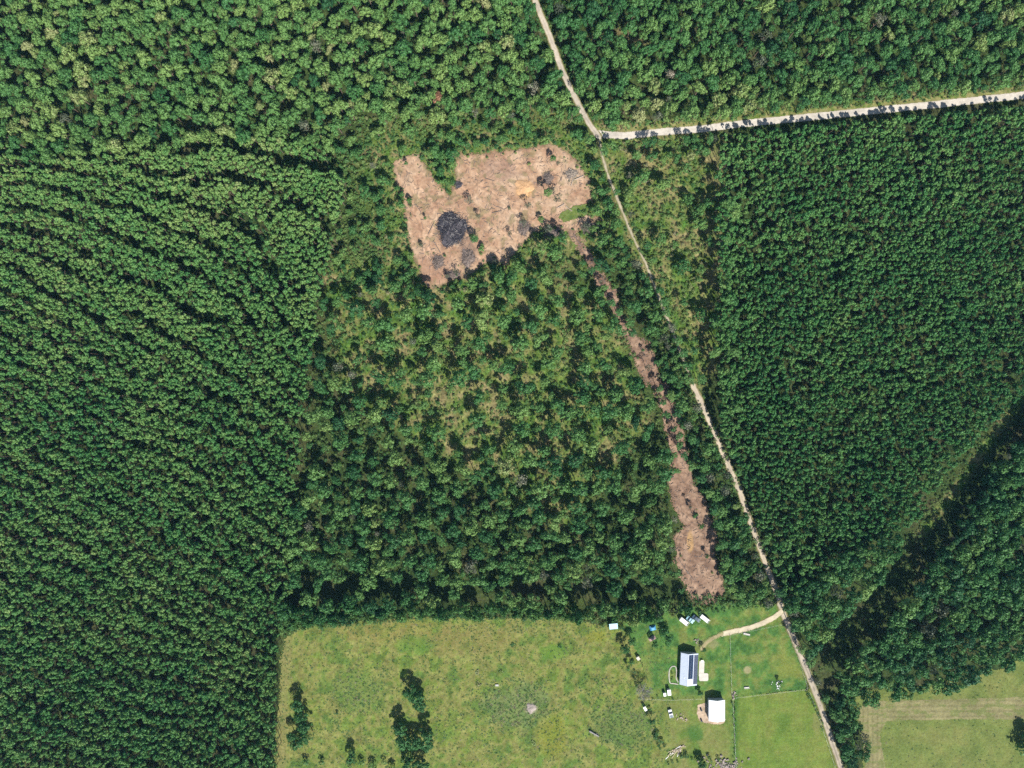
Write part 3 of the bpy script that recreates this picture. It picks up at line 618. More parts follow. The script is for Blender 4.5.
arr = T
inframe = lambda t: 4 < t[1] < 1020 and 4 < t[2] < 764
rest = {}; VARCOL = {}
for kind, name, cat, quota in (('pine', 'pine_tree', 'pine', 300), ('leaf', 'broadleaf_tree', 'tree', 262), ('dry', 'half_bare_tree', 'half bare tree', 300), ('shrub', 'shrub', 'shrub', 260)):
    recs = [t for t in arr if t[0] == kind]
    big = sorted([t for t in recs if inframe(t)], key=lambda t: -t[4])[:quota]
    ids = set(id(t) for t in big); rest[kind] = [t for t in recs if id(t) not in ids]
    rs = np.array([t[4] for t in big]); q = (np.quantile(rs, .4), np.quantile(rs, .8))
    vc = bpy.data.collections.new(name+'_variants'); VARCOL[kind] = vc; got = {}
    for t in big:
        _, px, py, h, r, rz, ti, reg = t
        if kind == 'pine': lab = '%s %s pine crown %s' % (size_word(r, q), tint_word(ti), phrase(px, py, True))
        elif kind == 'leaf': lab = '%s %s crowned tree %s' % (size_word(r, q), tint_word(ti), phrase(px, py))
        elif kind == 'dry': lab = '%s grey half bare tree %s' % (size_word(r, q), phrase(px, py))
        else: lab = '%s %s shrub %s' % (size_word(r, q), tint_word(ti-.08), phrase(px, py))
        gname = REGN[reg] if kind != 'shrub' else 'shrubs: '+REGN[reg].replace('trees', 'scrub').replace('bushes', 'scrub')
        if kind == 'dry': gname = 'grey half bare trees in the woods'
        lab = ' '.join(lab.split()[:16])
        v = int(rng.integers(len(VAR[kind])))
        o = tree_obj(name, kind, px, py, h, r, ti, lab, cat, gname, rz, v, kind != 'shrub')
        if v not in got:
            got[v] = 1; vc.objects.link(o if kind == 'shrub' else o.children[0])
    print(kind, len(recs), 'individual', len(big))

# ------------------------------------------------------------------ the uncountable rest, as instances of the same crowns
def stuff(name, P, S, Rz, Ti, vc, trunk_obj=None, TP=None, TS=None):
    S = [(a*q, b/q, c) for (a, b, c), q in zip(S, np.exp(rng.normal(size=len(P))*.13))]
    n = len(P); nt_ = 0 if TP is None else len(TP)
    A = np.array(P, float).reshape(-1, 3); Sc = np.array(S, float).reshape(-1, 3)
    if nt_: A = np.vstack([A, TP]); Sc = np.vstack([Sc, TS])
    me = bpy.data.meshes.new(name); me.vertices.add(len(A)); me.vertices.foreach_set('co', A.astype(np.float32).ravel())
    a = me.attributes.new('scl', 'FLOAT_VECTOR', 'POINT'); a.data.foreach_set('vector', Sc.astype(np.float32).ravel())
    rot = np.zeros((len(A), 3), np.float32); rot[:, 2] = rng.random(len(A))*6.283; rot[:n, 0] = rng.normal(size=n)*.12; rot[:n, 1] = rng.normal(size=n)*.12
    a = me.attributes.new('rt', 'FLOAT_VECTOR', 'POINT'); a.data.foreach_set('vector', rot.ravel())
    ti = np.zeros(len(A), np.float32); ti[:n] = Ti
    a = me.attributes.new('tint', 'FLOAT', 'POINT'); a.data.foreach_set('value', ti)
    a = me.attributes.new('vi', 'INT', 'POINT'); a.data.foreach_set('value', rng.integers(0, 1000, len(A)).astype(np.int32))
    tr = np.zeros(len(A), bool); tr[n:] = True
    a = me.attributes.new('istrunk', 'BOOLEAN', 'POINT'); a.data.foreach_set('value', tr)
    o = link(name, me)
    ng = bpy.data.node_groups.new(name+'_scatter', 'GeometryNodeTree')
    ng.interface.new_socket('Geometry', in_out='INPUT', socket_type='NodeSocketGeometry'); ng.interface.new_socket('Geometry', in_out='OUTPUT', socket_type='NodeSocketGeometry')
    L = ng.links.new; nn = ng.nodes.new
    gi = nn('NodeGroupInput'); go = nn('NodeGroupOutput'); m2p = nn('GeometryNodeMeshToPoints'); L(gi.outputs[0], m2p.inputs['Mesh'])
    def attr(nm, ty):
        k = nn('GeometryNodeInputNamedAttribute'); k.data_type = ty; k.inputs['Name'].default_value = nm; return k.outputs['Attribute']
    sclO, rtO, viO, trO = attr('scl', 'FLOAT_VECTOR'), attr('rt', 'FLOAT_VECTOR'), attr('vi', 'INT'), attr('istrunk', 'BOOLEAN')
    e2r = nn('FunctionNodeEulerToRotation'); L(rtO, e2r.inputs[0])
    ci = nn('GeometryNodeCollectionInfo'); ci.inputs['Collection'].default_value = vc; ci.inputs['Separate Children'].default_value = True; ci.inputs['Reset Children'].default_value = True
    nv = len(vc.objects)
    md = nn('FunctionNodeIntegerMath'); md.operation = 'MODULO'; L(viO, md.inputs[0]); md.inputs[1].default_value = nv
    nb = nn('FunctionNodeBooleanMath'); nb.operation = 'NOT'; L(trO, nb.inputs[0])
    ip = nn('GeometryNodeInstanceOnPoints'); L(m2p.outputs[0], ip.inputs['Points']); L(nb.outputs[0], ip.inputs['Selection']); L(ci.outputs[0], ip.inputs['Instance'])
    ip.inputs['Pick Instance'].default_value = True; L(md.outputs[0], ip.inputs['Instance Index']); L(e2r.outputs[0], ip.inputs['Rotation']); L(sclO, ip.inputs['Scale'])
    out = ip.outputs[0]
    if nt_:
        oi = nn('GeometryNodeObjectInfo'); oi.inputs['Object'].default_value = trunk_obj; oi.inputs['As Instance'].default_value = True
        oi.transform_space = 'ORIGINAL'
        ip2 = nn('GeometryNodeInstanceOnPoints'); L(m2p.outputs[0], ip2.inputs['Points']); L(trO, ip2.inputs['Selection']); L(oi.outputs['Geometry'], ip2.inputs['Instance']); L(sclO, ip2.inputs['Scale'])
        jg = nn('GeometryNodeJoinGeometry'); L(ip.outputs[0], jg.inputs[0]); L(ip2.outputs[0], jg.inputs[0]); out = jg.outputs[0]
    L(out, go.inputs[0])
    md_ = o.modifiers.new('scatter', 'NODES'); md_.node_group = ng
    return o
def rest_stuff(name, recs, vc, label, cat, trunks=True):
    P, S, Ti, TP, TS = [], [], [], [], []
    for _, px, py, h, r, rz, ti, reg in recs:
        zc = max(h-rz*.75, .35*rz); f = (H-zc)/H; X, Y = gx(px)*f, gy(py)*f
        P.append((X, Y, zc)); S.append((r, r, rz)); Ti.append(ti); TP.append((X, Y, 0)); s = min(r, 3.2); TS.append((s, s, h*.8))
    tob = next(o for o in bpy.data.objects if o.name.startswith('trunk'))
    o = stuff(name, P, S, None, Ti, vc, tob if trunks else None, TP if trunks else None, TS if trunks else None)
    return tag(o, label, cat, None, 'stuff')
rest_stuff('pine_plantation', rest['pine'], VARCOL['pine'], 'mass of closely planted green pines in rows, too many to count', 'plantation')
rest_stuff('woodland', rest['leaf'], VARCOL['leaf'], 'mass of mixed broadleaf treetops filling the natural woods', 'woodland')
rest_stuff('undergrowth', rest['shrub'], VARCOL['shrub'], 'tangle of low green undergrowth between the trees', 'undergrowth', False)
if rest['dry']: rest_stuff('bare_thicket', rest['dry'], VARCOL['dry'], 'thicket of grey half bare trees among the woods', 'thicket')

# ------------------------------------------------------------------ trees and bushes standing alone, each with its own label
S_ = lambda name, kind, px, py, h, r, ti, lab, cat='tree', grp=None, **k: tree_obj(name, kind, px, py, h, r, ti, lab, cat, grp, **k)
pt = 'dark trees standing in the pasture'
for px, py, h, r, lab in [(297,706,9,3.0,'topmost tree of the narrow clump at the pasture left end'),(300,717,9,3.3,'second tree down in the narrow left pasture clump'),(291,737,8,2.4,'small tree on the outer side of the narrow left clump'),(304,728,9,3.2,'third tree down in the narrow left pasture clump'),(304,739,8,3.2,'tree near the base of the narrow left pasture clump'),(296,744,6,3.0,'lowest spreading tree of the narrow left pasture clump'),
    (409,692,9.5,3.3,'topmost tree of the hook-shaped clump in the pasture'),(417,698,9,3.8,'second tree from the tip of the hook-shaped pasture clump'),(420,706,8.5,3.2,'tree in the neck of the hook-shaped pasture clump'),(400,729,9.5,3.7,'round tree on the left bend of the hook-shaped clump'),(403,741,9.5,4.2,'tree on the lower left of the hook-shaped clump'),(414,743,9,4.2,'tree in the middle bottom of the hook-shaped clump'),(427,735,9.5,3.4,'tree on the right bend of the hook-shaped clump'),(426,744,9,3.8,'tree on the lower right of the hook-shaped clump'),(408,764,8,3.8,'left of two trees under the hook-shaped clump'),(421,766,8.5,3.9,'right of two trees under the hook-shaped clump'),
    (352,758,7.5,3.0,'lone round tree between the two pasture clumps'),(1035,748,12,6.6,'tall tree beside the tilled field, mostly its shadow in view'),(337,713,1.6,.9,'tiny dark bush alone in open pasture')]:
    S_('pasture_tree' if h > 2 else 'shrub', 'leaf' if h > 2 else 'shrub', px, py, h, r*(1.25 if h > 2 else 1), .28, lab, 'tree' if h > 2 else 'shrub', pt, rz=r*1.35, trunk=h > 2)
for i, (px, py, r) in enumerate([(306,762,2.2),(322,762,2.0),(361,762,2.0),(372,766,2.6),(384,762,1.8),(392,768,2.6),(350,766,1.5)]):
    S_('shrub', 'shrub', px, py, r*1.4, r, .45+.05*i, ['pointed dark bush at the bottom edge under the left clump','second pointed bush at the bottom edge beside the left clump','green bush at the pasture bottom edge below the lone round tree','spreading bright bush at the pasture bottom edge','small bush between two larger ones at the bottom edge','large green bush nearest the hook-shaped clump, bottom edge','small yellowish bush at the bottom edge by the lone round tree'][i], 'shrub', 'bushes at the bottom of the pasture', trunk=False)
cl = 'trees left standing in the dirt clearing'
for px, py, h, r, k, ti, lab in [(434,151,10,3.6,'leaf',.4,'tree at the top rim of the clearing, left of a pair'),(452,154,10,3.8,'leaf',.3,'tree at the top rim of the clearing, right of a pair'),(441,133,6,2.2,'leaf',.5,'small tree just above the pair on the clearing rim'),(452,164,6,3.0,'leaf',.66,'bright tree below the dark pair on the clearing rim'),(440,170,5,2.4,'leaf',.5,'slim tree in the green tongue entering the clearing'),(444,181,4,1.8,'leaf',.6,'lowest small tree of the green tongue in the clearing'),(436,163,5,2,'leaf',.4,'upper left tree of the green tongue in the clearing'),
    (406,163,5,1.3,'leaf',.35,'thin small tree in the north-west corner of the clearing'),(469,200,6,2.6,'dry',.6,'pale half bare tree above the burn pile'),(478,216,6,1.8,'dry',.4,'slim half bare tree right of the burn pile'),(474,238,7,3.0,'leaf',.3,'dark tree standing for the shade of the bright tree below the burn pile'),(482,248,4,2.2,'leaf',.6,'bright green bush-like tree below the burn pile'),(421,245,4,1.8,'dry',.3,'dark rounded small tree on the west strip of the clearing'),(425,218,4,1.0,'leaf',.35,'thin sapling west of the burn pile'),(548,192,11,2.6,'leaf',.62,'tall pale green tree beside the orange soil patch'),(558,198,10,2.8,'dry',.35,'bluish grey tree right of the orange soil patch'),(528,205,8,2.4,'dry',.3,'grey tree below the orange soil patch'),(541,219,5,2.0,'leaf',.6,'small green tree at the lower middle of the clearing'),(553,158,7,1.8,'leaf',.5,'slim tree in the top right of the clearing'),(558,163,6,1.4,'dry',.4,'thin grey tree in the top right of the clearing'),(569,181,7,1.0,'dry',.3,'very thin trunk-like tree near the pale debris'),(447,276,5,1.8,'dry',.35,'half bare tree near the southern tip of the clearing'),(456,271,5,2,'dry',.3,'dark brown half bare tree at the southern clearing rim'),(495,262,6,2.4,'dry',.25,'dark half bare tree on the south-east clearing rim'),  # dark tree by the burn pile stands where its bright neighbour's shadow lies
    (397,188,5,1.8,'leaf',.35,'upper tree of the line on the west rim of the clearing'),(402,194,5,1.8,'leaf',.4,'middle tree of the line on the west rim of the clearing'),(409,200,5,1.9,'leaf',.45,'lower tree of the line on the west rim of the clearing'),(523,222,6,2.6,'dry',.3,'dark brushy tree west of the green grass patch'),(548,229,6,3.2,'dry',.25,'broad dark brushy tree on the south rim by the swath start'),(562,235,6,3.0,'dry',.28,'dark brushy tree where the swath begins'),(586,227,7,3.4,'dry',.3,'purplish brushy tree east of the swath start'),(510,233,5,1.6,'dry',.4,'thin brushy tree south-west of the soil patch'),
    (695,515,8,1.6,'leaf',.4,'narrow tree standing in the middle of the wide swath'),(701,526,7,1.8,'leaf',.4,'second narrow tree in the wide swath, lower'),(690,507,7,1.4,'dry',.35,'thin grey tree in the upper wide swath'),(707,556,5,1.3,'leaf',.3,'small tree on the right of the swath end'),(684,560,5,.9,'dry',.3,'thin leaning stem on the left of the swath end'),(643,350,4,1.0,'leaf',.35,'small dark tree in the upper swath')]:
    S_('lone_tree', k, px, py, h, r, ti, lab, 'tree', cl if px < 600 else 'trees left standing in the dirt swath', rz=r*(1.5 if r < 2 else 1.0))
# dead red tree and neighbours in the upper wood
S_('dead_tree', 'rust', 437, 97, 12, 3.4, .5, 'rust-brown dead tree in the upper wood north of the clearing', 'dead tree')
# trees and bushes of the homestead
hm = 'trees around the homestead'
for px, py, h, r, k, ti, lab in [(664,631,9,3.6,'leaf',.22,'dark tree beside the blue tarpaulin west of the vehicles'),(668,640,8,3.2,'leaf',.2,'dark tree under the tarpaulin tree, nearest the house'),(658,618,9,3.2,'leaf',.3,'dark tree above the blue tarpaulin'),(655,645,6,2.2,'leaf',.3,'small dark tree beside the pink sheet'),(625,649,7,3.0,'leaf',.25,'dark tree at the corner where pasture meets yard'),(632,641,6,2.4,'leaf',.35,'mid green tree between pale shed roof and pink sheet'),(631,662,4,1.6,'leaf',.4,'small tree on the yard side of the pasture fence'),(704,650,4,1.5,'leaf',.35,'small tree at the upper right corner of the house'),(700,693,3.6,1.8,'leaf',.22,'dark round tree between house and barn'),(652,722,5,2.0,'leaf',.25,'dark bush-like tree in the diagonal hedge, upper end'),(780,683,3.4,1.3,'leaf',.3,'small dark tree in the lawn corner beside the pale debris'),(702,765,6,2.6,'leaf',.15,'near-black tree standing for a round tree shadow, bottom edge left of the rubble'),(628,668,4,1.4,'leaf',.4,'small dark tree by the dead grey tree'),(767,607,6,2.4,'leaf',.45,'tree on the north side of the driveway bend')]:  # tree left of the rubble tinted near black for a round tree shadow
    S_('yard_tree', k, px, py, h, r, ti, lab, 'tree', hm, rz=r*1.1)
def bushline(pts, n, rlo, rhi, ti, lab, grp, jit=2.0):
    for i in range(n):
        t = (i+.5)/n*(len(pts)-1); k = min(int(t), len(pts)-2); f = t-k
        x = pts[k][0]*(1-f)+pts[k+1][0]*f+rng.normal()*jit; y = pts[k][1]*(1-f)+pts[k+1][1]*f+rng.normal()*jit
        r = rlo+(rhi-rlo)*rng.random()
        S_('bush', 'shrub', x, y, r*1.5, r, ti+.12*rng.normal(), lab, 'bush', grp, trunk=False)
bushline([(654,724),(658,738),(664,750)], 14, .6, 1.4, .35, 'dark green bush in the diagonal hedge left of the lumber pile', 'diagonal hedge', 1.8)
bushline([(668,764),(690,757),(720,757)], 14, .7, 1.5, .35, 'green bush in the row above the rubble at the bottom edge', 'bush row at the bottom', 1.6)
bushline([(627,640),(632,665),(640,695),(650,715)], 16, .4, 1.2, .4, 'small bush on the line between pasture and yard', 'bushes on the pasture line', 2.0)
bushline([(733,700),(734,722),(735,760)], 17, .35, .7, .22, 'low dark bush along the paddock fence by the barn', 'bushes on the paddock fence', .7)
bushline([(806,692),(812,698),(818,714),(825,732)], 9, .6, 1.2, .3, 'dark bush between lower track and paddock', 'bushes between track and paddock', .9)
bushline([(640,690),(655,697),(675,698)], 6, .4, .8, .4, 'small bush by the fence west of the barn', 'bushes by the yard fence', 1.2)

# leafless tree: trunk with forking limbs
def bare_tree(px, py, h, label):
    X, Y = W(px, py, 0); e = empty('leafless_tree', (X, Y, 0)); tag(e, label, 'dead tree')
    t = MB(); t.tube((0, 0, 0), (.1, .15, h*.35), .28, .2); t.build('trunk', M['greybark'], e)
    br = MB()
    def grow(p, d, L, r, lv):
        q = p+d*L; br.tube(p, q, r, r*.6, 5)
        if lv == 0: return
        for _ in range(4 if lv > 2 else 3):
            a = Vector((rng.normal(), rng.normal(), rng.normal()*.5+.25)).normalized()
            grow(q if rng.random() < .6 else p+d*L*.6, (d*.75+a*.75).normalized(), L*.72, r*.62, lv-1)
    for i in range(6):
        a = i*1.05; grow(Vector((.1, .15, h*.33)), Vector((math.cos(a)*.8, math.sin(a)*.8+.1, .8)).normalized(), h*.27, .13, 4)
    br.build('branches', M['greybark'], e); return e
bare_tree(642, 688, 8, 'leafless pale grey tree at the pasture edge west of the house')

# weeds in the pasture
wc = bpy.data.collections.new('weed_variants')
for i, (px, py, r, ti, lab) in enumerate([(477,672,1.6,.95,'pale grey weed clump in the upper middle of the pasture'),(479,684,1.8,.95,'pale weed clump beside the small white scrap'),(501,672,1.6,.8,'grey-green weed clump north of the stony mound'),(533,743,1.8,.85,'pale weed clump below the stony mound'),(560,646,1.6,.3,'dark weed clump above the bright green streak'),(513,645,1.6,.4,'dark green weed clump high in the pasture')]):
    o = S_('weed_clump', 'tuft', px, py, r*.5, r, ti, lab, 'weeds', 'weed clumps', rz=r*.5, trunk=False, variant=i)
    if i < 3: wc.objects.link(o)
def grass_stuff():
    P, S, Ti = [], [], []
    n = 42000; X = rng.uniform(262, 1100, n); Y = rng.uniform(600, 806, n)
    sp = sdf(X, Y, PASTURE); sy = sdf(X, Y, YARD); sf = sdf(X, Y, FIELD); stl = sdf(X, Y, TILL)
    patch = np.maximum.reduce([blob(X, Y, 515, 705, 42, 30), .8*blob(X, Y, 620, 725, 36, 30), .8*blob(X, Y, 360, 690, 34, 26), .5*blob(X, Y, 595, 690, 20, 16)])
    pr = np.where(sp < 0, .30+.9*patch+.5*(noise(X, Y, 10, 601) > .55)+.6*sstep(640, 622, Y), 0)
    pr = np.where((sy < 0) & (X < 670), .5, pr); pr = np.where((sf < 0) & (stl > 0), .1, pr)
    ok = rng.random(n) < pr
    for x, y, k in zip(X[ok], Y[ok], patch[ok]):
        r = .3+.5*rng.random()**2+.25*k; P.append((gx(x), gy(y), .02)); S.append((r, r, r*.55)); Ti.append(.62+.22*rng.normal()+.12*k)
    o = stuff('grass', P, S, None, Ti, wc); tag(o, 'rough tufts of grass and weeds over the pasture and yard', 'grass', None, 'stuff')
grass_stuff()
def twig_litter():
    m = MB()
    n = 9000; X = rng.uniform(388, 730, n); Y = rng.uniform(140, 606, n)
    a = sdf(X, Y, CLEAR); b = sdf(X, Y, SWATH); ok = ((a < -1) | (b < 0))
    for x, y in zip(X[ok], Y[ok]):
        L = .5+1.8*rng.random(); t = rng.random()*3.14; z = .22
        c = (gx(x), gy(y)); dx, dy = math.cos(t)*L/2, math.sin(t)*L/2
        m.tube((c[0]-dx, c[1]-dy, z), (c[0]+dx, c[1]+dy, z+.25*rng.random()), .05+.08*rng.random(), None, 4)
    o = m.build('twig_litter', M['brush']); tag(o, 'litter of broken twigs over the bare dirt', 'twig litter', None, 'stuff')
twig_litter()

# ------------------------------------------------------------------ piles and debris
def heap(name, px, py, rx, ry, hgt, mat, n, L, r, stickmat, label, cat, group=None, mound='mound', rz=0.0):
    X, Y = W(px, py); e = empty(name, (X, Y, .1), rz); tag(e, label, cat, group)
    vs = [(0, 0, hgt)]; fs = []; R, S = 5, 22
    for i in range(1, R+1):
        for j in range(S):
            t = 2*math.pi*j/S; q = i/R; k = 1+.14*math.sin(3*t+1)+.10*math.sin(5*t+px)+.12*rng.normal()*.5
            vs.append((rx*q*k*math.cos(t), ry*q*k*math.sin(t), hgt*max(0, 1-q**1.6)*(.8+.35*rng.random())-(.15 if i == R else 0)))
    for j in range(S): fs.append((0, 1+j, 1+(j+1) % S))
    for i in range(R-1):
        for j in range(S): a = 1+i*S+j; b = 1+i*S+(j+1) % S; fs.append((a, a+S, b+S, b))
    link(mound, mkmesh(mound, vs, fs, mat), e)
    if n:
        m = MB()
        for i in range(n):
            t = rng.random()*6.283; q = math.sqrt(rng.random())*(1.0+.14*math.sin(3*t+1)+.10*math.sin(5*t+px)); x, y = rx*q*math.cos(t), ry*q*math.sin(t); z = hgt*max(0, 1-q**1.6)+.15
            a = t+rng.normal()*.9; l = L*(.4+.9*rng.random()); dx, dy = math.cos(a)*l/2, math.sin(a)*l/2; dz = rng.normal()*.35
            m.tube((x-dx, y-dy, max(.05, z-dz)), (x+dx, y+dy, max(.05, z+dz)), r*(.5+rng.random()), r*.4, 5)
        m.build('sticks', stickmat, e)
        if name == 'burn_pile' and n > 100:
            m = MB()
            for i in range(55):
                t = rng.random()*6.283; q = math.sqrt(rng.random()); x, y = rx*q*math.cos(t), ry*q*math.sin(t); z = hgt*max(0, 1-q**1.6)+.4
                a = rng.random()*3.14; l = .8+1.6*rng.random(); m.tube((x-math.cos(a)*l/2, y-math.sin(a)*l/2, z), (x+math.cos(a)*l/2, y+math.sin(a)*l/2, z+.2), .09, .05, 5)
            m.build('pale_sticks', M['greybark'], e)
    return e
heap('burn_pile', 452, 229, 7.2, 8.6, 1.8, M['ash'], 420, 3.2, .14, M['char'], 'large charred heap of burnt branches on the dirt clearing', 'burn pile')
heap('burn_pile', 458.5, 184.5, 2.2, 2.2, .5, M['ash'], 40, 1.5, .08, M['char'], 'small round burnt patch with charred sticks above the big heap', 'burn pile')
heap('soil_heap', 524, 188, 5.0, 5.0, 1.0, M['soil'], 0, 1, .1, None, 'low cone of orange soil in the middle of the clearing', 'soil heap')
bp_ = 'brush piles of the clearing'
for px, py, rx, ry, lab in [(468,258,3.5,5,'brown brush heap south-east of the burn pile'),(524,228,3.2,3.6,'brown brush heap below the grey tree'),(551,232,5.5,3.2,'long dark brush heap on the south rim'),(590,228,5.0,3.5,'purplish brush heap at the east end of the clearing'),(438,262,3,3.5,'brown brush heap on the west strip of the clearing'),(452,275,4,2.4,'brush heap by the southern tip of the clearing'),(571,174,3.0,2.4,'pale branch heap in the top right of the clearing'),(548,178,2.6,3.2,'small brush heap right of the orange soil')]:
    heap('brush_pile', px, py, rx, ry, .9, M['brush'], 110, 2.6, .10, M['deadwood'] if 'pale' in lab else M['brush'], lab, 'brush pile', bp_)
heap('stone_mound', 531, 708, 2.6, 2.6, .5, M['rubble'], 0, 1, .1, None, 'pale stony mound with weeds around it in the pasture', 'mound')
def chunks(name, px, py, rx, ry, n, mat, label, cat, rz=0):
    X, Y = W(px, py); e = MB()
    for i in range(n):
        x, y = rng.normal()*rx*.5, rng.normal()*ry*.5; s = .3+.7*rng.random()
        e.box((x, y, s*.25), (s*1.3, s*.9, s*.6), rng.random()*3, rng.normal()*.3, rng.normal()*.3, .8)
    o = e.build(name, mat, None, (X, Y, .05)); o.rotation_euler = (0, 0, rz); return tag(o, label, cat)
chunks('rubble_pile', 722, 765, 10, 4, 110, M['rubble'], 'pinkish white rubble spread at the bottom edge by the paddock fence', 'rubble')
chunks('stone_scatter', 734, 694, 1.5, 2.2, 14, M['rubble'], 'small pale stone pile at the fence corner above the barn', 'stones')
chunks('scrap_pile', 778, 686, 2.2, 2.0, 14, M['white'], 'white scrap pieces in the lower right of the lawn', 'scrap')
chunks('scrap_pile', 683, 718, 3.2, 1.6, 14, M['wood'], 'dark scrap lying right of the white trailer', 'scrap', -.4)
chunks('scrap_pile', 696, 640, 1.6, 1.0, 8, M['rubble'], 'pale scrap in the grass below the vehicles', 'scrap')
def logobj(name, px, py, L, r, ang, mat, label, group, twigs=4):
    X, Y = W(px, py); e = empty(name, (X, Y, .2+r), ang); tag(e, label, 'log', group)
    MB().tube((-L/2, 0, 0), (L/2, 0, .1), r, r*.6, 8).build('log', mat, e)
    if twigs:
        m = MB()
        for i in range(twigs):
            x = L*(.05+.4*i/twigs); s = 1 if i % 2 else -1
            m.tube((x, 0, .05), (x+.6, s*(.6+.6*rng.random()), .3), r*.35, r*.15, 5)
        m.build('broken_branch', mat, e)
    return e
lg = 'fallen logs in the clearing'
for px, py, L, r, a, mt, lab in [(574,172,6,.28,-.6,'deadwood','pale fallen log in the top right of the clearing'),(579,178,5,.25,.4,'deadwood','pale fallen log crossing below the branch heap'),(572,182,4,.2,1.3,'deadwood','short pale log standing nearest the thin tree'),(431,229,6,.2,1.1,'brush','dark thin log west of the burn pile'),(437,247,7,.2,2.1,'brush','dark thin log on the west strip of the clearing'),(418,208,5,.18,2.2,'brush','thin log near the west rim line of trees'),(510,236,5,.22,2.1,'brush','thin dark log in the south of the clearing'),(561,206,4,.2,.5,'deadwood','short pale log right of the bluish grey tree'),(569,209,4,.2,-.7,'deadwood','short log at the edge of the green grass patch'),(577,240,7,.25,2.1,'brush','long dark log where the swath leaves the clearing'),(603,279,5,.25,2.1,'brush','dark log on the narrow swath'),(643,352,5,.25,2.0,'brush','dark log across the upper swath'),(683,566,9,.2,2.15,'brush','long dark log on the left of the swath end'),(690,575,6,.2,2.2,'brush','shorter dark log below the long one at the swath end'),(705,552,5,.2,2.2,'brush','dark log right of the orange streak'),(497,212,5,.16,.2,'brush','thin log in the middle of the clearing'),(490,180,5,.16,-.3,'brush','thin log on the raked upper part of the clearing')]:
    logobj('fallen_log', px, py, L, r, a, M[mt], lab, lg)
logobj('fallen_log', 594, 733, 5.5, .45, -.5, M['greybark'], 'thick pale log lying in the lower pasture', None, 5)
# lumber pile
X, Y = W(675, 752); e = empty('lumber_pile', (X, Y, .1), .55); tag(e, 'loose pile of tan and white boards above the bottom edge', 'lumber pile')
m = MB(); m2 = MB()
for i in range(26):
    (m2 if i % 4 == 0 else m).box((rng.normal()*2.4, rng.normal()*.9, .08+.12*(i % 4)), (2.2+2*rng.random(), .22, .05), rng.normal()*.35)
m.build('board', M['lumber'], e); m2.build('white_board', M['white'], e)

# ------------------------------------------------------------------ house
def local(px, py, rz):
    X, Y = W(px, py); return X, Y
def gable(name, cx, cy, w, l, rz, eave, ridge, wallm, roofm, label, cat, over=.35, rx=0.0):
    e = empty(name, (cx, cy, 0), rz); tag(e, label, cat)
    hw, hl = w/2-over, l/2-over
    wall = MB().extrude_y([(-hw, -.05), (hw, -.05), (hw, eave-.05), (rx, ridge-.12), (-hw, eave-.05)], -hl, hl); wall.build('wall', wallm, e)
    th = .12; s = (ridge-eave)/(w/2-rx)
    rf = MB(); 
    for sgn in (-1, 1):
        n = int(l/.6)
        prof = [(rx, ridge), (sgn*w/2, eave), (sgn*w/2, eave+th), (rx, ridge+th)]
        rf.extrude_y(prof if sgn < 0 else prof[::-1], -l/2, l/2)
        for i in range(n):   # standing seams
            y = -l/2+(i+.5)*l/n; rf.extrude_y([(rx, ridge+th), (sgn*w/2, eave+th), (sgn*w/2, eave+th+.03), (rx, ridge+th+.03)][::(1 if sgn < 0 else -1)], y-.02, y+.02)
    r = rf.build('roof', roofm, e)
    MB().box((rx, 0, ridge+th+.03), (.3, l+.02, .06)).build('ridge_cap', roofm, r)
    return e, s
hx, hy = W(689.3, 669.6, 3.4); hrz = -.045
house, s = gable('house', hx, hy, 8.6, 15.8, hrz, 2.6, 4.3, M['wwall'], M['wroof'], 'white-roofed house with dark solar panels, beside the driveway end', 'house', rx=-.9)
def panels(name, x0, x1, y0, y1, nx, ny, mat, sgn):
    base = empty(name, (0, 0, 0)); base.parent = house
    m = MB(); fr = MB()
    zz = lambda x: 4.3-s*(x+.9)+.12+.12
    dx = (x1-x0)/nx; dy = (y1-y0)/ny; tilt = math.atan(s)*(1 if sgn < 0 else -1)
    for i in range(nx):
        for j in range(ny):
            cx = x0+(i+.5)*dx; cy = y0+(j+.5)*dy
            m.box((cx, cy, zz(cx)+.03), (abs(dx)-.05, dy-.05, .05), 0, 0, -tilt)
            fr.box((cx, cy, zz(cx)-.01), (abs(dx)-.01, dy-.01, .05), 0, 0, -tilt)
    a = m.build('panel_glass', mat, base); fr.build('panel_frame', M['alu'], base)
panels('solar_array', -.75, 1.8, -4.4, 7.4, 2, 11, M['panel'], 1)
panels('solar_array', 2.15, 4.27, -7.2, 7.2, 2, 13, M['darkroof'], 1)
for y in (-4.5, 0, 4.5):
    for sx in (-1, 1):
        f = MB().box((sx*3.97, y, 1.5), (.06, 1.3, 1.1)).build('window', M['white'], house)
        MB().box((sx*4.01, y, 1.5), (.04, 1.1, .9)).build('pane', M['glass'], f)
d = MB().box((3.97, 2.3, 1.05), (.08, .95, 2.05)).build('door', M['wood'], house)
MB().tube((4.03, 1.95, 1.0), (4.12, 1.95, 1.0), .04).build('handle', M['alu'], d)
MB().tube((-2.4, -4, 3.2), (-2.4, -4, 4.0), .09, .09, 8).build('vent_pipe', M['alu'], house)
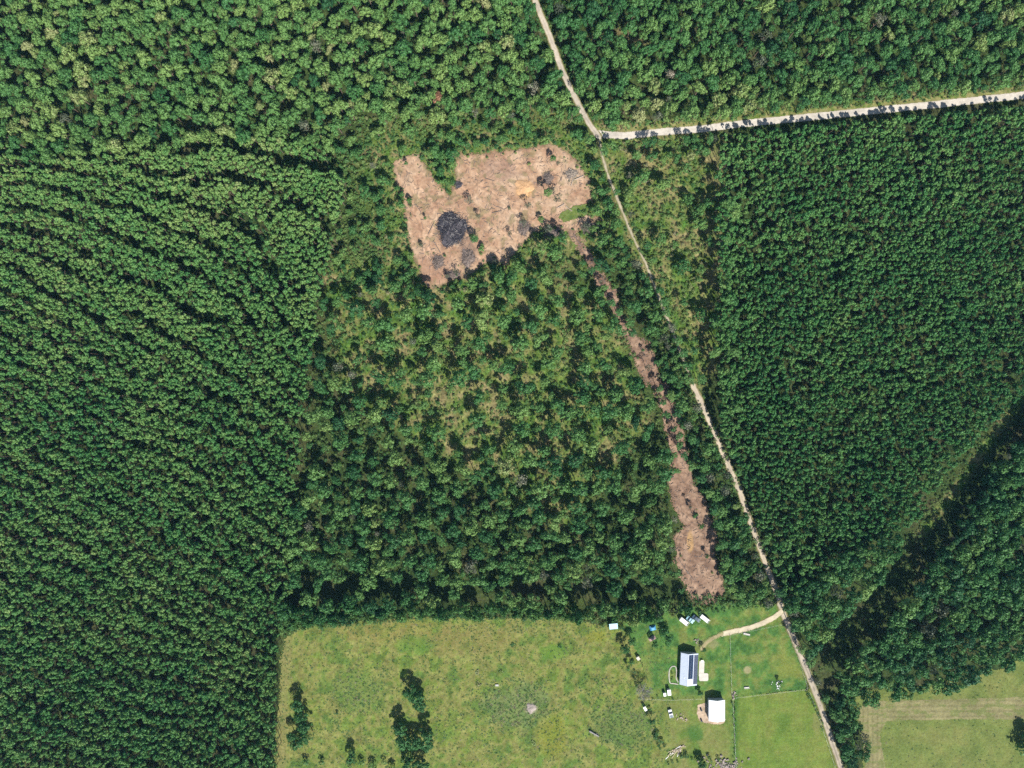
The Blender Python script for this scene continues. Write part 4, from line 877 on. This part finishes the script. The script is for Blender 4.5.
# patio slabs
px0, py0 = W(701.5, 669)
o = MB().box((0, 0, .08), (2.6, 7.5, .16), bev=.1).build('patio', M['concrete'], None, (px0, py0+.2, 0)); o.rotation_euler = (0, 0, hrz); tag(o, 'pale concrete patio strip along the right wall of the house', 'patio')
px0, py0 = W(703.6, 677)
o = MB().box((0, 0, .10), (4.6, 3.9, .2), bev=.5).build('patio', M['concrete'], None, (px0, py0, 0)); tag(o, 'wider pale concrete slab at the lower right of the house', 'patio')
X, Y = W(701.8, 660.5); e = empty('patio_table', (X, Y, .16)); tag(e, 'white table standing on the narrow patio strip', 'table')
MB().box((0, 0, .72), (1.4, .9, .05), bev=.1).build('tabletop', M['white'], e)
for sx in (-1, 1):
    for sy in (-1, 1): MB().tube((sx*.55, sy*.33, 0), (sx*.55, sy*.33, .7), .04).build('leg', M['alu'], e)
# garden kerb loop left of the house
m = MB(); pts = [(678,684.2),(674,683.5),(670,682.5),(669,676),(669.5,670),(672,666.5),(675.5,666.8),(676.5,672),(676.2,678),(678,682)]
def smooth(p, k=5):
    out = []
    for i in range(len(p)-1):
        p0 = p[max(i-1, 0)]; p1 = p[i]; p2 = p[i+1]; p3 = p[min(i+2, len(p)-1)]
        for q in range(k):
            t = q/k; out.append(tuple(.5*(2*p1[a]+(p2[a]-p0[a])*t+(2*p0[a]-5*p1[a]+4*p2[a]-p3[a])*t*t+(3*p1[a]-p0[a]-3*p2[a]+p3[a])*t**3) for a in (0, 1)))
    return out+[p[-1]]
pp = smooth(pts)
for a, b in zip(pp[:-1], pp[1:]):
    A, B = W(*a), W(*b); L = math.hypot(B[0]-A[0], B[1]-A[1]); m.box(((A[0]+B[0])/2, (A[1]+B[1])/2, .12), (L+.12, .5, .2), math.atan2(B[1]-A[1], B[0]-A[0]))
tag(m.build('garden_border', M['concrete']), 'cream curved border of the flower bed left of the house', 'garden border')
bushline([(671.5,670),(672,676),(673,681)], 5, .3, .6, .6, 'small plant inside the curved flower bed', 'plants in the flower bed', .5)
# barn
bx_, by_ = W(717, 710.8, 3.4)
M['barnroof'] = solid('bright_roof_metal', (.60, .62, .64), .45, 0, .04, .3)
barn, s2 = gable('barn', bx_, by_, 8.0, 10.4, .0, 3.0, 4.2, M['wwall'], M['barnroof'], 'small barn with plain bright white roof south-east of the house', 'barn', .3)
MB().box((0, -4.93, 1.3), (3.2, .08, 2.6)).build('door', M['alu'], barn)
MB().box((-3.74, 1.5, 1.5), (.08, 1.2, .9)).build('window', M['glass'], barn)
def fn_pad(px, py): return colour(px, py, [(.50, .40, .30), (.60, .49, .39), (.42, .34, .24)], .3, 121, 5)
PAD = [(698,705),(706,703),(709,710),(709,718),(726,719),(724,723),(716,724.5),(705,723),(699,721),(697,714)]
sheet('dirt_pad', lambda x, y: sdf(x, y, PAD), (692, 698, 730, 730), .08, .5, M['dirt'], fn_pad, .8, 4, 33)
for px, py, lab in [(701,709.5,'dark barrel on the dirt pad, upper'),(701.3,720.3,'dark barrel on the dirt pad, lower')]:
    X, Y = W(px, py); e = empty('barrel', (X, Y, .08)); tag(e, lab, 'barrel')
    MB().tube((0, 0, 0), (0, 0, 1), .45, .45, 14).build('drum', M['navy'], e); MB().tube((0, 0, 1), (0, 0, 1.04), .4, .4, 14).build('lid', M['tyre'], e)

# ------------------------------------------------------------------ vehicles
def vehicle(px, py, L, Wd, ang, paint, kind, label, cat, name):
    X, Y = W(px, py, .8); e = empty(name, (X, Y, .04), ang); tag(e, label, cat, 'vehicles parked on the lawn')
    hL = L/2
    if kind == 'van':
        prof = [(-hL,.35),(hL-.2,.35),(hL,.75),(hL-.25,1.15),(hL-1.0,1.9),(hL-1.3,2.05),(-hL+.1,2.05),(-hL,1.9)]
    elif kind == 'pickup':
        prof = [(-hL,.45),(hL-.1,.45),(hL,.8),(hL-.15,1.1),(hL-1.2,1.2),(hL-1.9,1.75),(-.3,1.75),(-.45,1.15),(-hL,1.12)]
    else:
        prof = [(-hL,.4),(hL-.1,.4),(hL,.65),(hL-.2,.9),(hL-1.2,1.0),(-hL+.5,1.05),(-hL,.95)]
    MB().extrude_y(prof, -Wd/2, Wd/2).build('body', paint, e)
    if kind == 'car':
        c = MB().extrude_y([(-hL+.5,1.0),(hL-1.25,.98),(hL-2.0,1.42),(-hL+1.3,1.42)], -Wd/2+.12, Wd/2-.12).build('cabin', M['glass'], e)
        MB().box((-.25, 0, 1.44), (L-3.5, Wd-.35, .05), bev=.15).build('roof_panel', paint, e)
    elif kind == 'van':
        MB().poly([(hL-.26,-Wd/2+.15,1.17),(hL-.26,Wd/2-.15,1.17),(hL-.98,Wd/2-.2,1.9),(hL-.98,-Wd/2+.2,1.9)]).build('windscreen', M['glass'], e).location.x = .02
        for sy in (-1, 1): MB().box((hL-1.6, sy*(Wd/2+.01), 1.5), (.9, .03, .5)).build('side_window', M['glass'], e)
    else:
        MB().poly([(hL-1.18,-Wd/2+.15,1.23),(hL-1.18,Wd/2-.15,1.23),(hL-1.88,Wd/2-.2,1.74),(hL-1.88,-Wd/2+.2,1.74)]).build('windscreen', M['glass'], e).location.x = .03
        MB().box((-hL/2-.25, 0, 1.16), (hL-.55, Wd-.3, .04)).build('cargo_bed', M['navy'], e)
    for sx in (-1, 1):
        for sy in (-1, 1):
            w = MB().tube((sx*(hL-.95), sy*(Wd/2-.18), .34), (sx*(hL-.95), sy*(Wd/2+.03), .34), .34, .34, 14).build('wheel', M['tyre'], e)
            MB().tube((sx*(hL-.95), sy*(Wd/2+.03), .34), (sx*(hL-.95), sy*(Wd/2+.05), .34), .2, .2, 10).build('rim', M['rim'], w)
    for sy in (-1, 1): MB().box((hL-.02, sy*(Wd/2-.25), .78), (.08, .3, .16)).build('headlight', M['alu'], e)
VA = -.66
vehicle(684, 621.2, 5.4, 2.0, VA, M['white'], 'van', 'white van, leftmost vehicle of the parked row on the lawn', 'van', 'van')
vehicle(690.3, 619.6, 4.2, 2.0, VA, M['paleblue'], 'car', 'pale blue car second in the parked row', 'car', 'parked_car')
vehicle(696.3, 618.4, 4.4, 1.8, VA, M['navy'], 'car', 'dark car between the pale blue car and the right white vehicle', 'car', 'parked_car')
vehicle(704.6, 618.4, 5.6, 1.9, VA, M['white'], 'van', 'white van, rightmost vehicle of the parked row on the lawn', 'van', 'van')
vehicle(670.6, 713.4, 4.2, 1.8, 1.83, M['white'], 'pickup', 'white pickup parked in the dry yard west of the barn', 'pickup', 'pickup_truck')

def shed(px, py, w, l, rz, h, roofm, label, name='shed', cat='shed'):
    X, Y = W(px, py, h); e = empty(name, (X, Y, 0.04), rz); tag(e, label, cat)
    MB().box((0, 0, h/2), (w-.3, l-.3, h)).build('wall', M['wwall'], e)
    MB().box((0, 0, h+.12), (w, l, .08), 0, .08).build('roof', roofm, e)
    MB().box((0, -l/2+.12, h*.45), (.8, .06, h*.85)).build('door', M['wood'], e)
shed(613.5, 626.3, 4.2, 2.8, .1, 2.4, M['paleblue'], 'pale shed roof half hidden under trees at the pasture corner')
shed(669.2, 692.6, 1.7, 2.9, .12, 1.9, M['white'], 'small upright white shed below the house')
shed(664.8, 694.6, 1.3, 1.7, .1, 1.5, M['white'], 'smaller pale shed left of the white shed')
shed(638.2, 658.5, 1.5, 1.8, .6, 1.6, M['concrete'], 'tiny pale hut near the pasture side of the yard')
shed(645.2, 708.8, 1.3, 2.2, .5, 1.5, M['white'], 'small white hut at the pasture line left of the barn')
def tarp(px, py, w, l, rz, mat, label):
    X, Y = W(px, py, 1); n = 9; vs = []; fs = []
    for i in range(n):
        for j in range(n):
            u, v = i/(n-1)*2-1, j/(n-1)*2-1; vs.append((u*w/2, v*l/2, 1.2*(1-max(abs(u), abs(v))**3)+.1*rng.random()))
    for i in range(n-1):
        for j in range(n-1): a = i*n+j; fs.append((a, a+n, a+n+1, a+1))
    me = mkmesh('tarpaulin', vs, fs, mat); o = link('covered_heap', me, None, (X, Y, .05)); o.rotation_euler = (0, 0, rz); tag(o, label, 'covered heap')
tarp(653, 628.5, 3.2, 2.6, .2, M['tarpblue'], 'heap under a blue tarpaulin beside dark trees')
tarp(652.5, 639, 3.6, 2.0, .5, M['pink'], 'heap under a faded pink sheet below the blue one')
for px, py, L, lab in [(746.5,634,3.2,'white trough at the top of the lawn below the driveway'),(746.5,687.5,2.4,'white trough near the lower fence of the lawn'),(497,685,1.6,'small white trough in the open pasture')]:
    X, Y = W(px, py); e = empty('trough', (X, Y, .05), .1*rng.normal()); tag(e, lab, 'trough', 'white troughs')
    m = MB(); m.box((0, 0, .1), (L, .8, .1)); m.box((0, .37, .3), (L, .07, .4)); m.box((0, -.37, .3), (L, .07, .4)); m.box((-L/2, 0, .3), (.07, .8, .4)); m.box((L/2, 0, .3), (.07, .8, .4))
    m.build('basin', M['white'], e); MB().box((0, 0, .38), (L-.2, .66, .02)).build('water', M['concrete'], e)

# ------------------------------------------------------------------ fences
def fence(pts, step, label, hgt=1.15, rails=2, postr=.07):
    X0, Y0 = W(*pts[0]); e = empty('fence', (X0, Y0, .04)); tag(e, label, 'fence', 'wire fences')
    P = [Vector((*W(*p), 0))-Vector((X0, Y0, 0)) for p in pts]; posts = []
    for a, b in zip(P[:-1], P[1:]):
        n = max(1, round((b-a).length/step))
        posts += [a+(b-a)*i/n for i in range(n)]
    posts.append(P[-1]); w = MB()
    proto = None
    me = mkmesh('post', *(lambda m: (m.v, m.f))(MB().tube((0, 0, -.1), (0, 0, hgt), postr, postr*.9, 8)), M['wood'])
    for p in posts: link('post', me, e, p)
    for a, b in zip(posts[:-1], posts[1:]):
        for k in range(rails): z = hgt*(k+1)/rails-.08; w.tube(a+Vector((0, 0, z)), b+Vector((0, 0, z)), .012, None, 4)
    w.build('wire', M['wire'], e)
fence([(729.6,635),(730.5,665),(731.5,694)], 4, 'post and wire fence dividing the lawn beside the house', postr=.1)
fence([(732.3,698),(733.6,725),(735.5,762),(736,790)], 4, 'dark fence line right of the barn running to the bottom edge', postr=.09)
fence([(729.6,635),(748,631),(783,624)], 4, 'thin fence below the driveway')
fence([(785,626),(797,655),(807,687),(806.5,689)], 4, 'fence between the lawn and the lower track', postr=.09)
fence([(735,697.5),(770,693.3),(806,689)], 4, 'fence between the lawn and the lower paddock', postr=.09)
fence([(638,698.3),(670,699.5),(702,698.5)], 4, 'fence below the house running west to the pasture', postr=.09)
fence([(809,691),(820,722),(834,765),(840,785)], 5, 'fence between the lower paddock and the track', postr=.1)

# ------------------------------------------------------------------ thin air, light, sky, camera
hz = MB().box((0, 0, (H+6-1)/2-.0), (9000, 9000, H+6+1)); hm_ = bpy.data.materials.new('haze_air'); hm_.use_nodes = True
hn = hm_.node_tree; hn.nodes.clear(); ho = hn.nodes.new('ShaderNodeOutputMaterial'); hv = hn.nodes.new('ShaderNodeVolumePrincipled')
hv.inputs['Density'].default_value = 3.0e-5; hv.inputs['Color'].default_value = (.30, .66, 1, 1); hv.inputs['Anisotropy'].default_value = 0.0
hn.links.new(hv.outputs[0], ho.inputs['Volume'])
hzo = hz.build('haze', hm_); hzo['kind'] = 'stuff'; tag(hzo, 'thin bluish summer air over the whole landscape', 'haze')
sdir = Vector((.36, -.93, 0)).normalized(); elev = math.radians(45)
to_sun = Vector((sdir.x*math.cos(elev), sdir.y*math.cos(elev), math.sin(elev)))
L = bpy.data.lights.new('sun', 'SUN'); L.energy = 4.2; L.angle = math.radians(.53); L.color = (1, .955, .88)
so = bpy.data.objects.new('sun', L); col.objects.link(so); so.rotation_euler = to_sun.to_track_quat('Z', 'Y').to_euler()
w = bpy.data.worlds.new('World'); sc.world = w; w.use_nodes = True; nt = w.node_tree
sky = nt.nodes.new('ShaderNodeTexSky'); sky.sky_type = 'NISHITA'; sky.sun_disc = False; sky.sun_elevation = elev
sky.sun_rotation = math.atan2(to_sun.x, to_sun.y); sky.air_density = 1.0; sky.dust_density = .6
bg = nt.nodes['Background']; nt.links.new(sky.outputs[0], bg.inputs[0]); bg.inputs[1].default_value = .075
cam = bpy.data.cameras.new('camera'); co = bpy.data.objects.new('camera', cam); col.objects.link(co)
co.location = (0, 0, H); co.rotation_euler = (0, 0, 0); cam.sensor_fit = 'HORIZONTAL'; cam.sensor_width = 36; cam.lens = 36*H/512.0
cam.clip_start = 1; cam.clip_end = 20000; sc.camera = co
vs = sc.view_settings; vs.view_transform = 'Standard'; vs.look = 'None'; vs.gamma = 1; vs.use_curve_mapping = False; vs.exposure = 1.27
sc.render.resolution_x = 1024; sc.render.resolution_y = 768
sc.cycles.max_bounces = 5; sc.cycles.diffuse_bounces = 3; sc.cycles.transmission_bounces = 2; sc.cycles.volume_bounces = 0; sc.cycles.use_denoising = False
